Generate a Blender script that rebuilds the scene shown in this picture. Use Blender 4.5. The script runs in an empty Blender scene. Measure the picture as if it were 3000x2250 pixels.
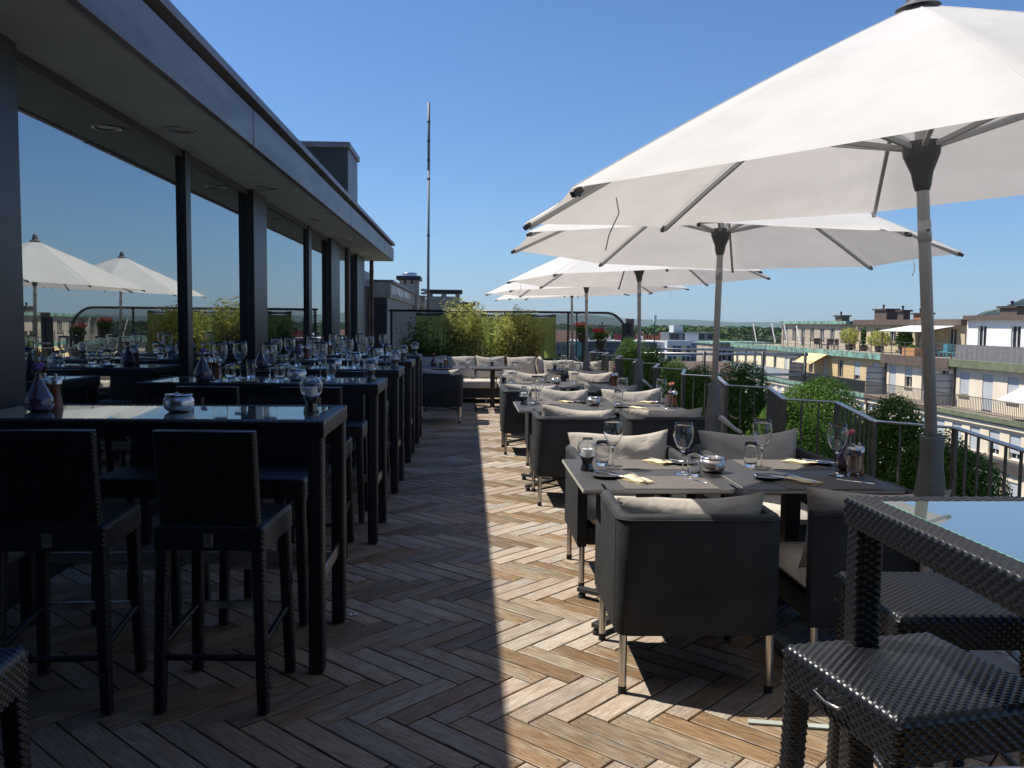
import bpy, math, random
import numpy as np
from mathutils import Vector, Matrix, Euler
R = math.radians
PI = math.pi
rnd = random.Random(7)
scene = bpy.context.scene
col = scene.collection

# ------------------------------------------------------------------ camera
CAM_H = 1.52
cam_d = bpy.data.cameras.new('camera'); cam = bpy.data.objects.new('camera', cam_d); col.objects.link(cam)
cam_d.sensor_width = 36.0; cam_d.lens = 36.0 * 2510 / 3000
cam_d.clip_start = 0.05; cam_d.clip_end = 30000
pitch, yaw, roll = R(4.067772), R(2.954712), 0.0105
fw = Vector((math.sin(yaw)*math.cos(pitch), math.cos(yaw)*math.cos(pitch), -math.sin(pitch)))
r0 = Vector((math.cos(yaw), -math.sin(yaw), 0)); u0 = r0.cross(fw)
rv = r0*math.cos(roll) + u0*math.sin(roll); uv_ = -r0*math.sin(roll) + u0*math.cos(roll)
M = Matrix((rv, uv_, -fw)).transposed().to_4x4(); M.translation = (0, 0, CAM_H)
cam.matrix_world = M
scene.camera = cam
scene.render.resolution_x = 1024; scene.render.resolution_y = 768

# ------------------------------------------------------------------ light
SUN = Vector((-0.567, 0.27, 1.0)).normalized()
elev = math.asin(SUN.z); azim = math.atan2(SUN.x, SUN.y)
w = bpy.data.worlds.new('World'); scene.world = w; w.use_nodes = True
nt = w.node_tree
sky = nt.nodes.new('ShaderNodeTexSky'); sky.sky_type = 'NISHITA'; sky.sun_disc = False
sky.sun_elevation = elev; sky.sun_rotation = azim
sky.air_density = 1.15; sky.dust_density = 0.35; sky.ozone_density = 3.2; sky.altitude = 450
tint = nt.nodes.new('ShaderNodeMixRGB'); tint.blend_type = 'MULTIPLY'; tint.inputs[0].default_value = 1; tint.inputs[2].default_value = (0.80, 1.05, 1.42, 1)
bg = nt.nodes['Background']; nt.links.new(sky.outputs[0], tint.inputs[1]); nt.links.new(tint.outputs[0], bg.inputs[0]); bg.inputs[1].default_value = 0.058
sl = bpy.data.lights.new('sun', 'SUN'); sl.energy = 5.0; sl.angle = R(0.53); sl.color = (1, 0.93, 0.82)
so = bpy.data.objects.new('sun', sl); col.objects.link(so); so.rotation_euler = SUN.to_track_quat('Z', 'Y').to_euler()
scene.view_settings.view_transform = 'Standard'; scene.view_settings.look = 'None'
scene.view_settings.exposure = 0.62; scene.view_settings.gamma = 1

# ------------------------------------------------------------------ materials
def newmat(name):
    m = bpy.data.materials.new(name); m.use_nodes = True
    return m, m.node_tree, m.node_tree.nodes['Principled BSDF']
def N(t, typ, **kw):
    n = t.nodes.new(typ)
    for k_, v in kw.items():
        if k_.startswith('i_'): n.inputs[k_[2:].replace('_', ' ')].default_value = v
        else: setattr(n, k_, v)
    return n
def ramp(t, fac, stops):
    r_ = t.nodes.new('ShaderNodeValToRGB'); e = r_.color_ramp.elements
    while len(e) < len(stops): e.new(0.5)
    for el, (p, c) in zip(e, stops):
        el.position = p; el.color = (c[0], c[1], c[2], 1) if not isinstance(c, float) else (c, c, c, 1)
    t.links.new(fac, r_.inputs[0]); return r_.outputs[0]
def pm(name, c, rough=0.6, metal=0.0, var=0.12, scale=6.0, bump=0.0, bscale=80.0, spec=0.5, stretch=(1, 1, 1), coat=0.0, c2=None, det=6.0):
    """painted / plain surface with soft procedural variation of its own colour"""
    m, t, b = newmat(name)
    tc = N(t, 'ShaderNodeTexCoord'); mp = N(t, 'ShaderNodeMapping'); mp.inputs['Scale'].default_value = stretch
    t.links.new(tc.outputs['Object'], mp.inputs[0])
    nz = N(t, 'ShaderNodeTexNoise'); nz.inputs['Scale'].default_value = scale; nz.inputs['Detail'].default_value = det
    t.links.new(mp.outputs[0], nz.inputs['Vector'])
    a = c2 if c2 else tuple(x*(1-var) for x in c); d = c if c2 else tuple(min(1, x*(1+var)) for x in c)
    t.links.new(ramp(t, nz.outputs[0], [(0.35, a), (0.65, d)]), b.inputs['Base Color'])
    b.inputs['Roughness'].default_value = rough; b.inputs['Metallic'].default_value = metal
    b.inputs['Specular IOR Level'].default_value = spec
    b.inputs['Coat Weight'].default_value = coat
    if bump:
        n2 = N(t, 'ShaderNodeTexNoise'); n2.inputs['Scale'].default_value = bscale; n2.inputs['Detail'].default_value = 3
        t.links.new(mp.outputs[0], n2.inputs['Vector'])
        bp = N(t, 'ShaderNodeBump'); bp.inputs['Strength'].default_value = bump; bp.inputs['Distance'].default_value = 0.01
        t.links.new(n2.outputs[0], bp.inputs['Height']); t.links.new(bp.outputs[0], b.inputs['Normal'])
    return m
MT = {}
MT['steel'] = pm('brushed_steel', (0.62, 0.6, 0.57), 0.3, 1.0, 0.08, 30, bump=0.05, bscale=200, stretch=(1, 1, 0.1))
MT['steel_bright'] = pm('polished_steel', (0.75, 0.74, 0.72), 0.16, 1.0, 0.05, 20, bump=0.04, bscale=300)
MT['rubber'] = pm('rubber', (0.015, 0.015, 0.016), 0.7)
MT['alu'] = pm('umbrella_alu', (0.46, 0.475, 0.49), 0.5, 0.1, 0.06, 12, stretch=(1, 1, 0.2))
MT['dark_plastic'] = pm('dark_plastic', (0.085, 0.088, 0.092), 0.5, 0, 0.15, 9)
MT['sleeve'] = pm('sleeve_grey', (0.15, 0.155, 0.16), 0.6, 0, 0.12, 9, bump=0.05)
MT['wicker'] = pm('wicker_strand', (0.0055, 0.0068, 0.0100), 0.33, 0, 0.25, 60, bump=0.06, bscale=500, spec=0.6)
MT['shell'] = pm('charcoal_outdoor_fabric', (0.026, 0.030, 0.034), 0.72, 0, 0.28, 3.5, bump=0.25, bscale=900, spec=0.35)
def wrinkle(m, sc=7.0, dist=0.02, st=0.35):
    t = m.node_tree; b = t.nodes['Principled BSDF']; tc = N(t, 'ShaderNodeTexCoord')
    n1 = N(t, 'ShaderNodeTexNoise'); n1.inputs['Scale'].default_value = sc; n1.inputs['Detail'].default_value = 3; n1.inputs['Distortion'].default_value = 0.7
    t.links.new(tc.outputs['Object'], n1.inputs['Vector']); b1 = N(t, 'ShaderNodeBump'); b1.inputs['Strength'].default_value = st; b1.inputs['Distance'].default_value = dist
    t.links.new(n1.outputs[0], b1.inputs['Height']); old = b.inputs['Normal'].links
    if old: t.links.new(old[0].from_socket, b1.inputs['Normal'])
    t.links.new(b1.outputs[0], b.inputs['Normal'])
wrinkle(MT['shell'])
def cushion_mat(name, c):
    m = pm(name, c, 0.9, 0, 0.07, 4, spec=0.15)
    t = m.node_tree; b = t.nodes['Principled BSDF']
    tc = N(t, 'ShaderNodeTexCoord')
    n1 = N(t, 'ShaderNodeTexNoise'); n1.inputs['Scale'].default_value = 9; n1.inputs['Detail'].default_value = 2; n1.inputs['Distortion'].default_value = 0.8
    n2 = N(t, 'ShaderNodeTexNoise'); n2.inputs['Scale'].default_value = 900
    for n_ in (n1, n2): t.links.new(tc.outputs['Object'], n_.inputs['Vector'])
    b1 = N(t, 'ShaderNodeBump'); b1.inputs['Strength'].default_value = 0.35; b1.inputs['Distance'].default_value = 0.035
    b2 = N(t, 'ShaderNodeBump'); b2.inputs['Strength'].default_value = 0.25; b2.inputs['Distance'].default_value = 0.002
    t.links.new(n1.outputs[0], b1.inputs['Height']); t.links.new(n2.outputs[0], b2.inputs['Height'])
    t.links.new(b1.outputs[0], b2.inputs['Normal']); t.links.new(b2.outputs[0], b.inputs['Normal'])
    return m
MT['pillow'] = cushion_mat('pillow_fabric', (0.40, 0.37, 0.325))
MT['seat'] = cushion_mat('seat_fabric', (0.46, 0.43, 0.38))
MT['tabletop'] = pm('tabletop_laminate', (0.042, 0.042, 0.045), 0.5, 0, 0.12, 14, bump=0.04, bscale=400, spec=0.4)
MT['table_edge'] = pm('tabletop_edge', (0.42, 0.40, 0.34), 0.5)
MT['table_frame'] = pm('table_frame', (0.05, 0.05, 0.052), 0.4, 0.4)
MT['placemat'] = pm('placemat', (0.17, 0.155, 0.14), 0.9, 0, 0.0, 260, c2=(0.045, 0.041, 0.038), det=2, bump=0.3, bscale=400)
MT['plate'] = pm('black_plate', (0.012, 0.012, 0.013), 0.22, 0, 0.1)
MT['napkin'] = pm('napkin', (0.78, 0.68, 0.43), 0.9, 0, 0.06, 12, bump=0.2, bscale=300, spec=0.1)
MT['cutlery'] = pm('cutlery_steel', (0.8, 0.8, 0.8), 0.14, 1.0, 0.03)
MT['wax'] = pm('candle_wax', (0.85, 0.83, 0.78), 0.45, 0, 0.03)
MT['sand'] = pm('dark_glass_base', (0.012, 0.013, 0.016), 0.06, 0, 0.1, spec=0.9, coat=0.6)
MT['mill'] = pm('pepper_mill_wood', (0.17, 0.06, 0.028), 0.35, 0, 0.35, 9, stretch=(1, 1, 0.2))
MT['purple'] = pm('purple_glass', (0.075, 0.035, 0.06), 0.08, 0, 0.3, 5, spec=0.7, coat=0.5)
MT['pink'] = pm('pink_petal', (0.75, 0.22, 0.33), 0.6, 0, 0.2, 60)
MT['lilac'] = pm('lilac_petal', (0.42, 0.2, 0.55), 0.6, 0, 0.2, 60)
MT['peach'] = pm('peach_petal', (0.8, 0.36, 0.25), 0.6, 0, 0.25, 60)
MT['red'] = pm('red_petal', (0.62, 0.02, 0.05), 0.5, 0, 0.25, 40)
MT['yellow'] = pm('yellow_petal', (0.75, 0.45, 0.05), 0.6, 0, 0.2, 60)
MT['stem'] = pm('stem_green', (0.06, 0.12, 0.03), 0.6)
MT['granite'] = pm('granite_slab', (0.24, 0.25, 0.255), 0.75, 0, 0.2, 300, bump=0.1, bscale=300)
def leafmat(name, c, c2, trans=0.35):
    m, t, b = newmat(name)
    g = N(t, 'ShaderNodeNewGeometry')
    cc = ramp(t, g.outputs['Random Per Island'], [(0.0, c2), (0.6, c), (1.0, tuple(min(1, x*1.5) for x in c))])
    t.links.new(cc, b.inputs['Base Color']); b.inputs['Roughness'].default_value = 0.55; b.inputs['Specular IOR Level'].default_value = 0.2
    tr = N(t, 'ShaderNodeBsdfTranslucent'); t.links.new(cc, tr.inputs[0])
    mx = N(t, 'ShaderNodeMixShader'); mx.inputs[0].default_value = trans
    t.links.new(b.outputs[0], mx.inputs[1]); t.links.new(tr.outputs[0], mx.inputs[2])
    t.links.new(mx.outputs[0], t.nodes['Material Output'].inputs[0]); return m
MT['box_leaf'] = leafmat('boxwood_leaf', (0.085, 0.17, 0.025), (0.045, 0.10, 0.018))
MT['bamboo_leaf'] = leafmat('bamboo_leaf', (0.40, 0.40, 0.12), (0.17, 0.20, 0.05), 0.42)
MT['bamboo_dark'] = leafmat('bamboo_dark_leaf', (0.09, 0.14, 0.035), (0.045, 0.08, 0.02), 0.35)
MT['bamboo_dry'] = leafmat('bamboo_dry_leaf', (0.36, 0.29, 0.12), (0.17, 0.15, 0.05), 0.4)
MT['tree_leaf'] = leafmat('tree_leaf', (0.055, 0.1, 0.022), (0.03, 0.06, 0.014), 0.2)
MT['bark'] = pm('bark', (0.06, 0.045, 0.03), 0.9, 0, 0.3, 20)
MT['cane'] = pm('bamboo_cane', (0.12, 0.13, 0.04), 0.5, 0, 0.25, 20)
def glassmat(name, tint=(1, 1, 1), rough=0.0):
    m, t, b = newmat(name)
    b.inputs['Base Color'].default_value = (*tint, 1); b.inputs['Transmission Weight'].default_value = 1
    b.inputs['Roughness'].default_value = rough; b.inputs['IOR'].default_value = 1.45
    return m
MT['glass'] = glassmat('drinking_glass')
MT['glass_smoke'] = glassmat('lantern_glass', (0.97, 0.985, 1.0))
def canopymat():
    m, t, b = newmat('umbrella_canvas')
    tc = N(t, 'ShaderNodeTexCoord')
    n1 = N(t, 'ShaderNodeTexNoise'); n1.inputs['Scale'].default_value = 3.5; n1.inputs['Detail'].default_value = 9
    t.links.new(tc.outputs['Object'], n1.inputs['Vector'])
    c = ramp(t, n1.outputs[0], [(0.3, (0.64, 0.635, 0.625)), (0.6, (0.70, 0.695, 0.685))])
    vz = N(t, 'ShaderNodeTexVoronoi'); vz.inputs['Scale'].default_value = 16; t.links.new(tc.outputs['Object'], vz.inputs['Vector'])
    spots = ramp(t, vz.outputs['Distance'], [(0.03, (0.72, 0.70, 0.67)), (0.09, (1, 1, 1))])
    mc = N(t, 'ShaderNodeMixRGB'); mc.blend_type = 'MULTIPLY'; mc.inputs[0].default_value = 0.16
    t.links.new(c, mc.inputs[1]); t.links.new(spots, mc.inputs[2])
    n2 = N(t, 'ShaderNodeTexNoise'); n2.inputs['Scale'].default_value = 5; n2.inputs['Detail'].default_value = 4; n2.inputs['Distortion'].default_value = 1.2
    t.links.new(tc.outputs['Object'], n2.inputs['Vector'])
    bp = N(t, 'ShaderNodeBump'); bp.inputs['Strength'].default_value = 0.14; bp.inputs['Distance'].default_value = 0.03; t.links.new(n2.outputs[0], bp.inputs['Height'])
    df = N(t, 'ShaderNodeBsdfDiffuse'); tr = N(t, 'ShaderNodeBsdfTranslucent')
    tw = N(t, 'ShaderNodeMixRGB'); tw.blend_type = 'MULTIPLY'; tw.inputs[0].default_value = 1; tw.inputs[2].default_value = (1, 0.955, 0.925, 1)
    t.links.new(mc.outputs[0], tw.inputs[1])
    t.links.new(mc.outputs[0], df.inputs[0]); t.links.new(tw.outputs[0], tr.inputs[0])
    t.links.new(bp.outputs[0], df.inputs['Normal'])
    mx = N(t, 'ShaderNodeMixShader'); mx.inputs[0].default_value = 0.34
    t.links.new(df.outputs[0], mx.inputs[1]); t.links.new(tr.outputs[0], mx.inputs[2])
    t.links.new(mx.outputs[0], t.nodes['Material Output'].inputs[0]); return m
MT['canvas'] = canopymat()
def windowmat(name, tint=(0.60, 0.64, 0.64), fac=0.70):
    """reflective tinted architectural pane in front of a dark room"""
    m, t, b = newmat(name)
    b.inputs['Base Color'].default_value = (0.006, 0.008, 0.009, 1); b.inputs['Roughness'].default_value = 0.05
    gl = N(t, 'ShaderNodeBsdfGlossy'); gl.inputs[0].default_value = (*tint, 1); gl.inputs['Roughness'].default_value = 0.004
    tc = N(t, 'ShaderNodeTexCoord'); nz = N(t, 'ShaderNodeTexNoise'); nz.inputs['Scale'].default_value = 0.7; nz.inputs['Detail'].default_value = 1
    t.links.new(tc.outputs['Object'], nz.inputs['Vector'])
    bp = N(t, 'ShaderNodeBump'); bp.inputs['Strength'].default_value = 0.02; bp.inputs['Distance'].default_value = 0.1
    t.links.new(nz.outputs[0], bp.inputs['Height']); t.links.new(bp.outputs[0], gl.inputs['Normal'])
    mx = N(t, 'ShaderNodeMixShader'); mx.inputs[0].default_value = fac
    t.links.new(b.outputs[0], mx.inputs[1]); t.links.new(gl.outputs[0], mx.inputs[2])
    t.links.new(mx.outputs[0], t.nodes['Material Output'].inputs[0]); return m
MT['pane'] = windowmat('facade_pane')
MT['far_pane'] = pm('far_window_pane', (0.02, 0.023, 0.03), 0.35, 0, 0.2, 1, spec=0.35)
MT['table_glass'] = windowmat('bar_table_glass', (0.92, 0.95, 0.90), 0.5)
MT['table_glass'].node_tree.nodes['Principled BSDF'].inputs['Base Color'].default_value = (0.13, 0.16, 0.155, 1)
MT['glass_edge'] = pm('glass_edge', (0.12, 0.3, 0.22), 0.2)
MT['facade_dark'] = pm('facade_anthracite', (0.03, 0.03, 0.033), 0.42, 0.3, 0.2, 2, spec=0.5)
MT['fascia'] = pm('fascia_zinc', (0.135, 0.13, 0.145), 0.45, 0.2, 0.25, 2.5, stretch=(1, 0.6, 3), bump=0.04, bscale=6)
MT['soffit'] = pm('soffit_board', (0.34, 0.385, 0.37), 0.8, 0, 0.07, 2)
MT['black'] = pm('black_gap', (0.008, 0.008, 0.008), 0.9)
MT['copper_pipe'] = pm('copper_pipe', (0.06, 0.035, 0.026), 0.45, 0.5, 0.3, 5)
MT['rail'] = pm('railing_bronze_paint', (0.115, 0.105, 0.092), 0.45, 0.3, 0.12, 8)
MT['rail_top'] = pm('railing_cap_steel', (0.42, 0.43, 0.45), 0.36, 0.9, 0.1, 8)
MT['fence_black'] = pm('fence_black_paint', (0.018, 0.02, 0.021), 0.45)
MT['lime'] = leafmat('lime_screen_cloth', (0.42, 0.52, 0.14), (0.42, 0.52, 0.14), 0.55)
MT['greyband'] = pm('grey_screen_cloth', (0.16, 0.16, 0.17), 0.85)
MT['concrete'] = pm('old_concrete', (0.30, 0.275, 0.235), 0.85, 0, 0.22, 3, stretch=(1, 1, 0.35), bump=0.1, bscale=30)
MT['slatwall'] = pm('pale_slat_metal', (0.35, 0.36, 0.34), 0.6, 0.2, 0.2, 6)
MT['whitepaint'] = pm('white_paint', (0.75, 0.75, 0.73), 0.5, 0, 0.05, 4)
MT['terracotta'] = pm('terracotta', (0.3, 0.12, 0.06), 0.8)
MT['darkpot'] = pm('dark_pot', (0.04, 0.03, 0.025), 0.5, 0, 0.4, 12, spec=0.6)
MT['planter'] = pm('planter_dark', (0.035, 0.035, 0.035), 0.7)
MT['soil'] = pm('soil', (0.03, 0.022, 0.015), 0.95)

# ------------------------------------------------------------------ mesh builder
class MB:
    def __init__(s): s.v = []; s.f = []
    def add(s, vs, fs):
        o = len(s.v); s.v += [tuple(x) for x in vs]; s.f += [tuple(i+o for i in q) for q in fs]; return s
    def box(s, x0, x1, y0, y1, z0, z1, m=None):
        vs = [Vector(p) for p in ((x0,y0,z0),(x1,y0,z0),(x1,y1,z0),(x0,y1,z0),(x0,y0,z1),(x1,y0,z1),(x1,y1,z1),(x0,y1,z1))]
        if m is not None: vs = [m @ p for p in vs]
        return s.add(vs, [(0,3,2,1),(4,5,6,7),(0,1,5,4),(1,2,6,5),(2,3,7,6),(3,0,4,7)])
    def bar(s, a, b, w_, h_=None, up=(0, 0, 1)):
        a = Vector(a); b = Vector(b); d = (b-a); L = d.length; d.normalize(); h_ = h_ or w_
        u = Vector(up)
        if abs(d.dot(u)) > 0.98: u = Vector((0, 1, 0))
        x = d.cross(u).normalized(); y = x.cross(d)
        vs = []
        for p in (a, b):
            for sx, sy in ((-1,-1),(1,-1),(1,1),(-1,1)): vs.append(p + x*sx*w_/2 + y*sy*h_/2)
        return s.add(vs, [(3,2,1,0),(4,5,6,7),(0,1,5,4),(1,2,6,5),(2,3,7,6),(3,0,4,7)])
    def tube(s, pts, r, n=10, cap=True):
        pts = [Vector(p) for p in pts]; rs = r if isinstance(r, (list, tuple)) else [r]*len(pts)
        vs = []; px = None
        for i, p in enumerate(pts):
            d = (pts[min(i+1, len(pts)-1)] - pts[max(i-1, 0)]).normalized()
            if px is None:
                a = Vector((0, 0, 1)) if abs(d.z) < 0.9 else Vector((1, 0, 0)); px = d.cross(a).normalized()
            px = (px - d*px.dot(d)).normalized(); py = d.cross(px)
            for k in range(n):
                t = 2*PI*k/n; vs.append(p + (px*math.cos(t) + py*math.sin(t))*rs[i])
        fs = [(i*n+k, i*n+(k+1) % n, (i+1)*n+(k+1) % n, (i+1)*n+k) for i in range(len(pts)-1) for k in range(n)]
        if cap: fs += [tuple(range(n-1, -1, -1)), tuple((len(pts)-1)*n+k for k in range(n))]
        return s.add(vs, fs)
    def lathe(s, prof, n=24, c=(0, 0, 0), m=None, closed=False):
        vs = []
        for r_, z in prof:
            for k in range(n):
                t = 2*PI*k/n; p = Vector((c[0]+r_*math.cos(t), c[1]+r_*math.sin(t), c[2]+z)); vs.append(m @ p if m is not None else p)
        L = len(prof)
        fs = [(i*n+k, i*n+(k+1) % n, ((i+1) % L)*n+(k+1) % n, ((i+1) % L)*n+k) for i in range(L if closed else L-1) for k in range(n)]
        return s.add(vs, fs)
    def build(s, name, mat, parent=None, smooth=False, bevel=0.0, bseg=2, auto=None):
        me = bpy.data.meshes.new(name); me.from_pydata(s.v, [], s.f); me.update()
        me.materials.append(mat if not isinstance(mat, str) else MT[mat])
        o = bpy.data.objects.new(name, me); col.objects.link(o)
        if smooth:
            me.polygons.foreach_set('use_smooth', [True]*len(me.polygons))
            if auto:
                try: me.set_sharp_from_angle(angle=R(auto))
                except Exception: pass
        if bevel:
            b = o.modifiers.new('bevel', 'BEVEL'); b.width = bevel; b.segments = bseg; b.limit_method = 'ANGLE'; b.angle_limit = R(40)
        if parent is not None: par(o, parent)
        return o
def tag(o, label=None, cat=None, group=None, kind=None):
    if label: o['label'] = label
    if cat: o['category'] = cat
    if group: o['group'] = group
    if kind: o['kind'] = kind
    return o
def empty(name, loc=(0, 0, 0), rz=0.0, **kw):
    o = bpy.data.objects.new(name, None); col.objects.link(o); o.empty_display_size = 0.1
    o.location = loc; o.rotation_euler = (0, 0, rz); tag(o, **kw); return o
def copy_tree(o, parent=None):
    c = o.copy(); col.objects.link(c)
    if parent is not None: par(c, parent)
    for ch in [x for x in KIDS(o)]: copy_tree(ch, c)
    return c
CH = {}
def par(o, p):
    o.parent = p; CH.setdefault(p.name, []).append(o); return o
def KIDS(o): return list(CH.get(o.name, []))
def inst(proto, first, loc, rz=0.0, label=None, group=None):
    """place proto itself the first time, then copies"""
    o = copy_tree(proto) if proto.get('placed') else proto
    if o is proto: proto['placed'] = 1
    elif 'placed' in o: del o['placed']
    o.location = loc; o.rotation_euler = (0, 0, rz)
    if label: o['label'] = label
    if group: o['group'] = group
    return o
def npmesh(name, verts, faces, mat, parent=None, smooth=True):
    me = bpy.data.meshes.new(name)
    me.vertices.add(len(verts)); me.vertices.foreach_set('co', verts.astype(np.float32).ravel())
    nf = len(faces); me.loops.add(nf*4); me.polygons.add(nf)
    me.loops.foreach_set('vertex_index', faces.astype(np.int32).ravel())
    me.polygons.foreach_set('loop_start', np.arange(0, nf*4, 4, dtype=np.int32))
    me.polygons.foreach_set('loop_total', np.full(nf, 4, dtype=np.int32))
    me.polygons.foreach_set('use_smooth', np.full(nf, smooth))
    me.update(calc_edges=True); me.materials.append(MT[mat] if isinstance(mat, str) else mat)
    o = bpy.data.objects.new(name, me); col.objects.link(o)
    if parent is not None: par(o, parent)
    return o
def grid_faces(nu, nv, wrap=False):
    i = np.arange(nu-1)[:, None]; j = np.arange(nv if wrap else nv-1)[None, :]
    j2 = (j+1) % nv
    return np.stack([(i*nv+j)+0*j2, (i+1)*nv+j, (i+1)*nv+j2, i*nv+j2+0*j], axis=-1).reshape(-1, 4)

# ------------------------------------------------------------------ wicker surfaces (real relief)
def weave(s_, t_, pitch, cell, amp):
    row = np.floor(t_/pitch); x = t_/pitch - row
    cross = np.sqrt(np.clip(1-(2*x-1)**2, 0, 1))
    al = 0.5 + 0.5*np.cos(2*PI*(s_/cell + 0.5*row))
    return amp*(cross*(0.06+0.94*al) - 0.35)
def ring_profile(w_, h_, r_, step):
    """rounded rectangle: points, normals, arc length"""
    pts = []; nor = []
    segs = [((w_/2-r_, h_/2-r_), 0), ((-w_/2+r_, h_/2-r_), 90), ((-w_/2+r_, -h_/2+r_), 180), ((w_/2-r_, -h_/2+r_), 270)]
    for k, (c, a0) in enumerate(segs):
        na = max(3, int(r_*PI/2/step)+1)
        for i in range(na):
            a = R(a0 + 90*i/(na-1)); nor.append((math.cos(a), math.sin(a))); pts.append((c[0]+r_*math.cos(a), c[1]+r_*math.sin(a)))
        c2, a2 = segs[(k+1) % 4]; a = R(a2)
        p0 = pts[-1]; p1 = (c2[0]+r_*math.cos(a), c2[1]+r_*math.sin(a))
        L = math.dist(p0, p1); n = max(1, int(L/step))
        for i in range(1, n): pts.append((p0[0]+(p1[0]-p0[0])*i/n, p0[1]+(p1[1]-p0[1])*i/n)); nor.append((math.cos(a), math.sin(a)))
    pts = np.array(pts); nor = np.array(nor)
    d = np.r_[0, np.cumsum(np.hypot(*(np.roll(pts, -1, 0)-pts).T))]
    return pts, nor, d[:-1], d[-1]
def wicker_bar(name, a, b, w_, h_, parent, up=(0, 0, 1), mode='wrap', r_=0.012, pitch=0.0085, cell=0.03, amp=0.0035, step=0.0048, mat='wicker', taper=1.0):
    """bar from a to b with woven relief; mode wrap: strands go round it, mode run: strands run along it"""
    a = Vector(a); b = Vector(b); d = b-a; L = d.length; d.normalize(); u = Vector(up)
    if abs(d.dot(u)) > 0.98: u = Vector((0, 1, 0))
    x = d.cross(u).normalized(); y = x.cross(d)
    tstep = pitch/4.0
    if mode == 'wrap':
        pts, nor, arc, per = ring_profile(w_, h_, r_, step); na = int(L/tstep)+1
    else:
        pts, nor, arc, per = ring_profile(w_, h_, r_, tstep*1.05); na = int(L/step)+1
    ax = np.linspace(0, L, na)
    if mode == 'wrap':
        nc = max(2, round(per/cell)); S = arc[None, :]/per*nc*cell; T = ax[:, None]
        disp = weave(S+0*T, T+0*S, pitch, cell, amp)
    else:
        nr = max(2, round(per/pitch/2)*2); T = arc[None, :]/per*nr*pitch; S = ax[:, None]
        disp = weave(S+0*T, T+0*S, pitch, cell, amp)
    sc = np.linspace(1, taper, na)[:, None]
    px = pts[None, :, 0]*sc + nor[None, :, 0]*disp; py = pts[None, :, 1]*sc + nor[None, :, 1]*disp
    A = np.array(a); D = np.array(d); X = np.array(x); Y = np.array(y)
    V = A + ax[:, None, None]*D + px[..., None]*X + py[..., None]*Y
    npts = len(pts); F = grid_faces(na, npts, True)
    V = V.reshape(-1, 3)
    # end caps: inset ring + fan-free quads via collapsed ring
    c0 = np.tile(A, (npts, 1)); c1 = np.tile(A+D*L, (npts, 1))
    base = len(V); V = np.vstack([V, c0, c1])
    j = np.arange(npts); j2 = (j+1) % npts
    F = np.vstack([F, np.stack([base+j, j, j2, base+j2], 1), np.stack([(na-1)*npts+j, base+npts+j, base+npts+j2, (na-1)*npts+j2], 1)])
    return npmesh(name, V, F, mat, parent)
def wicker_pad(name, w_, d_, h_, zc, parent, pitch=0.0108, cell=0.026, amp=0.0040, step=0.0033, m=None, r_=0.018):
    """woven seat pad: rounded box with relief on every face"""
    us = np.linspace(-w_/2, w_/2, int(w_/step)+1); vs_ = np.linspace(-d_/2, d_/2, int(d_/(pitch/4))+1)
    prof, nor, arc, per = ring_profile(w_, h_, r_, step)
    U, V_ = np.meshgrid(us, vs_, indexing='ij')
    # top sheet slightly crowned; edges roll down
    ex = np.clip((np.abs(U)-(w_/2-r_))/r_, 0, 1); ey = np.clip((np.abs(V_)-(d_/2-r_))/r_, 0, 1)
    e = np.clip(np.hypot(ex, ey), 0, 1); zt = h_/2 - r_*(1-np.sqrt(1-e**2)) + 0.004*np.cos(U/w_*PI)*np.cos(V_/d_*PI)
    top = zt + weave(U, V_+5, pitch, cell, amp)
    verts = np.stack([U, V_, top], -1).reshape(-1, 3); F = grid_faces(len(us), len(vs_))
    # side skirt
    nsk = int(h_/(pitch/4)); per2, n2, arc2, P2 = ring_profile(w_, d_, r_, step)
    z = np.linspace(h_/2-r_*0.9, -h_/2, nsk)[:, None]; nc = round(P2/cell)
    S = arc2[None, :]/P2*nc*cell; disp = weave(S+0*z, -z+3+0*S, pitch, cell, amp)
    X = per2[None, :, 0]+n2[None, :, 0]*disp; Y = per2[None, :, 1]+n2[None, :, 1]*disp
    sk = np.stack([X, Y, z+0*X], -1).reshape(-1, 3); b0 = len(verts)
    F2 = grid_faces(nsk, len(per2), True)[:, ::-1] + b0
    verts = np.vstack([verts, sk]); F = np.vstack([F, F2])
    b1 = len(verts); bot = np.array([[-w_/2, -d_/2, -h_/2+0.002], [w_/2, -d_/2, -h_/2+0.002], [w_/2, d_/2, -h_/2+0.002], [-w_/2, d_/2, -h_/2+0.002]])
    verts = np.vstack([verts, bot]); F = np.vstack([F, [[b1+3, b1+2, b1+1, b1]]])
    verts[:, 2] += zc
    if m is not None: verts = verts @ np.array(m.to_3x3()).T + np.array(m.translation)
    return npmesh(name, verts, F, 'wicker', parent)

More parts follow.
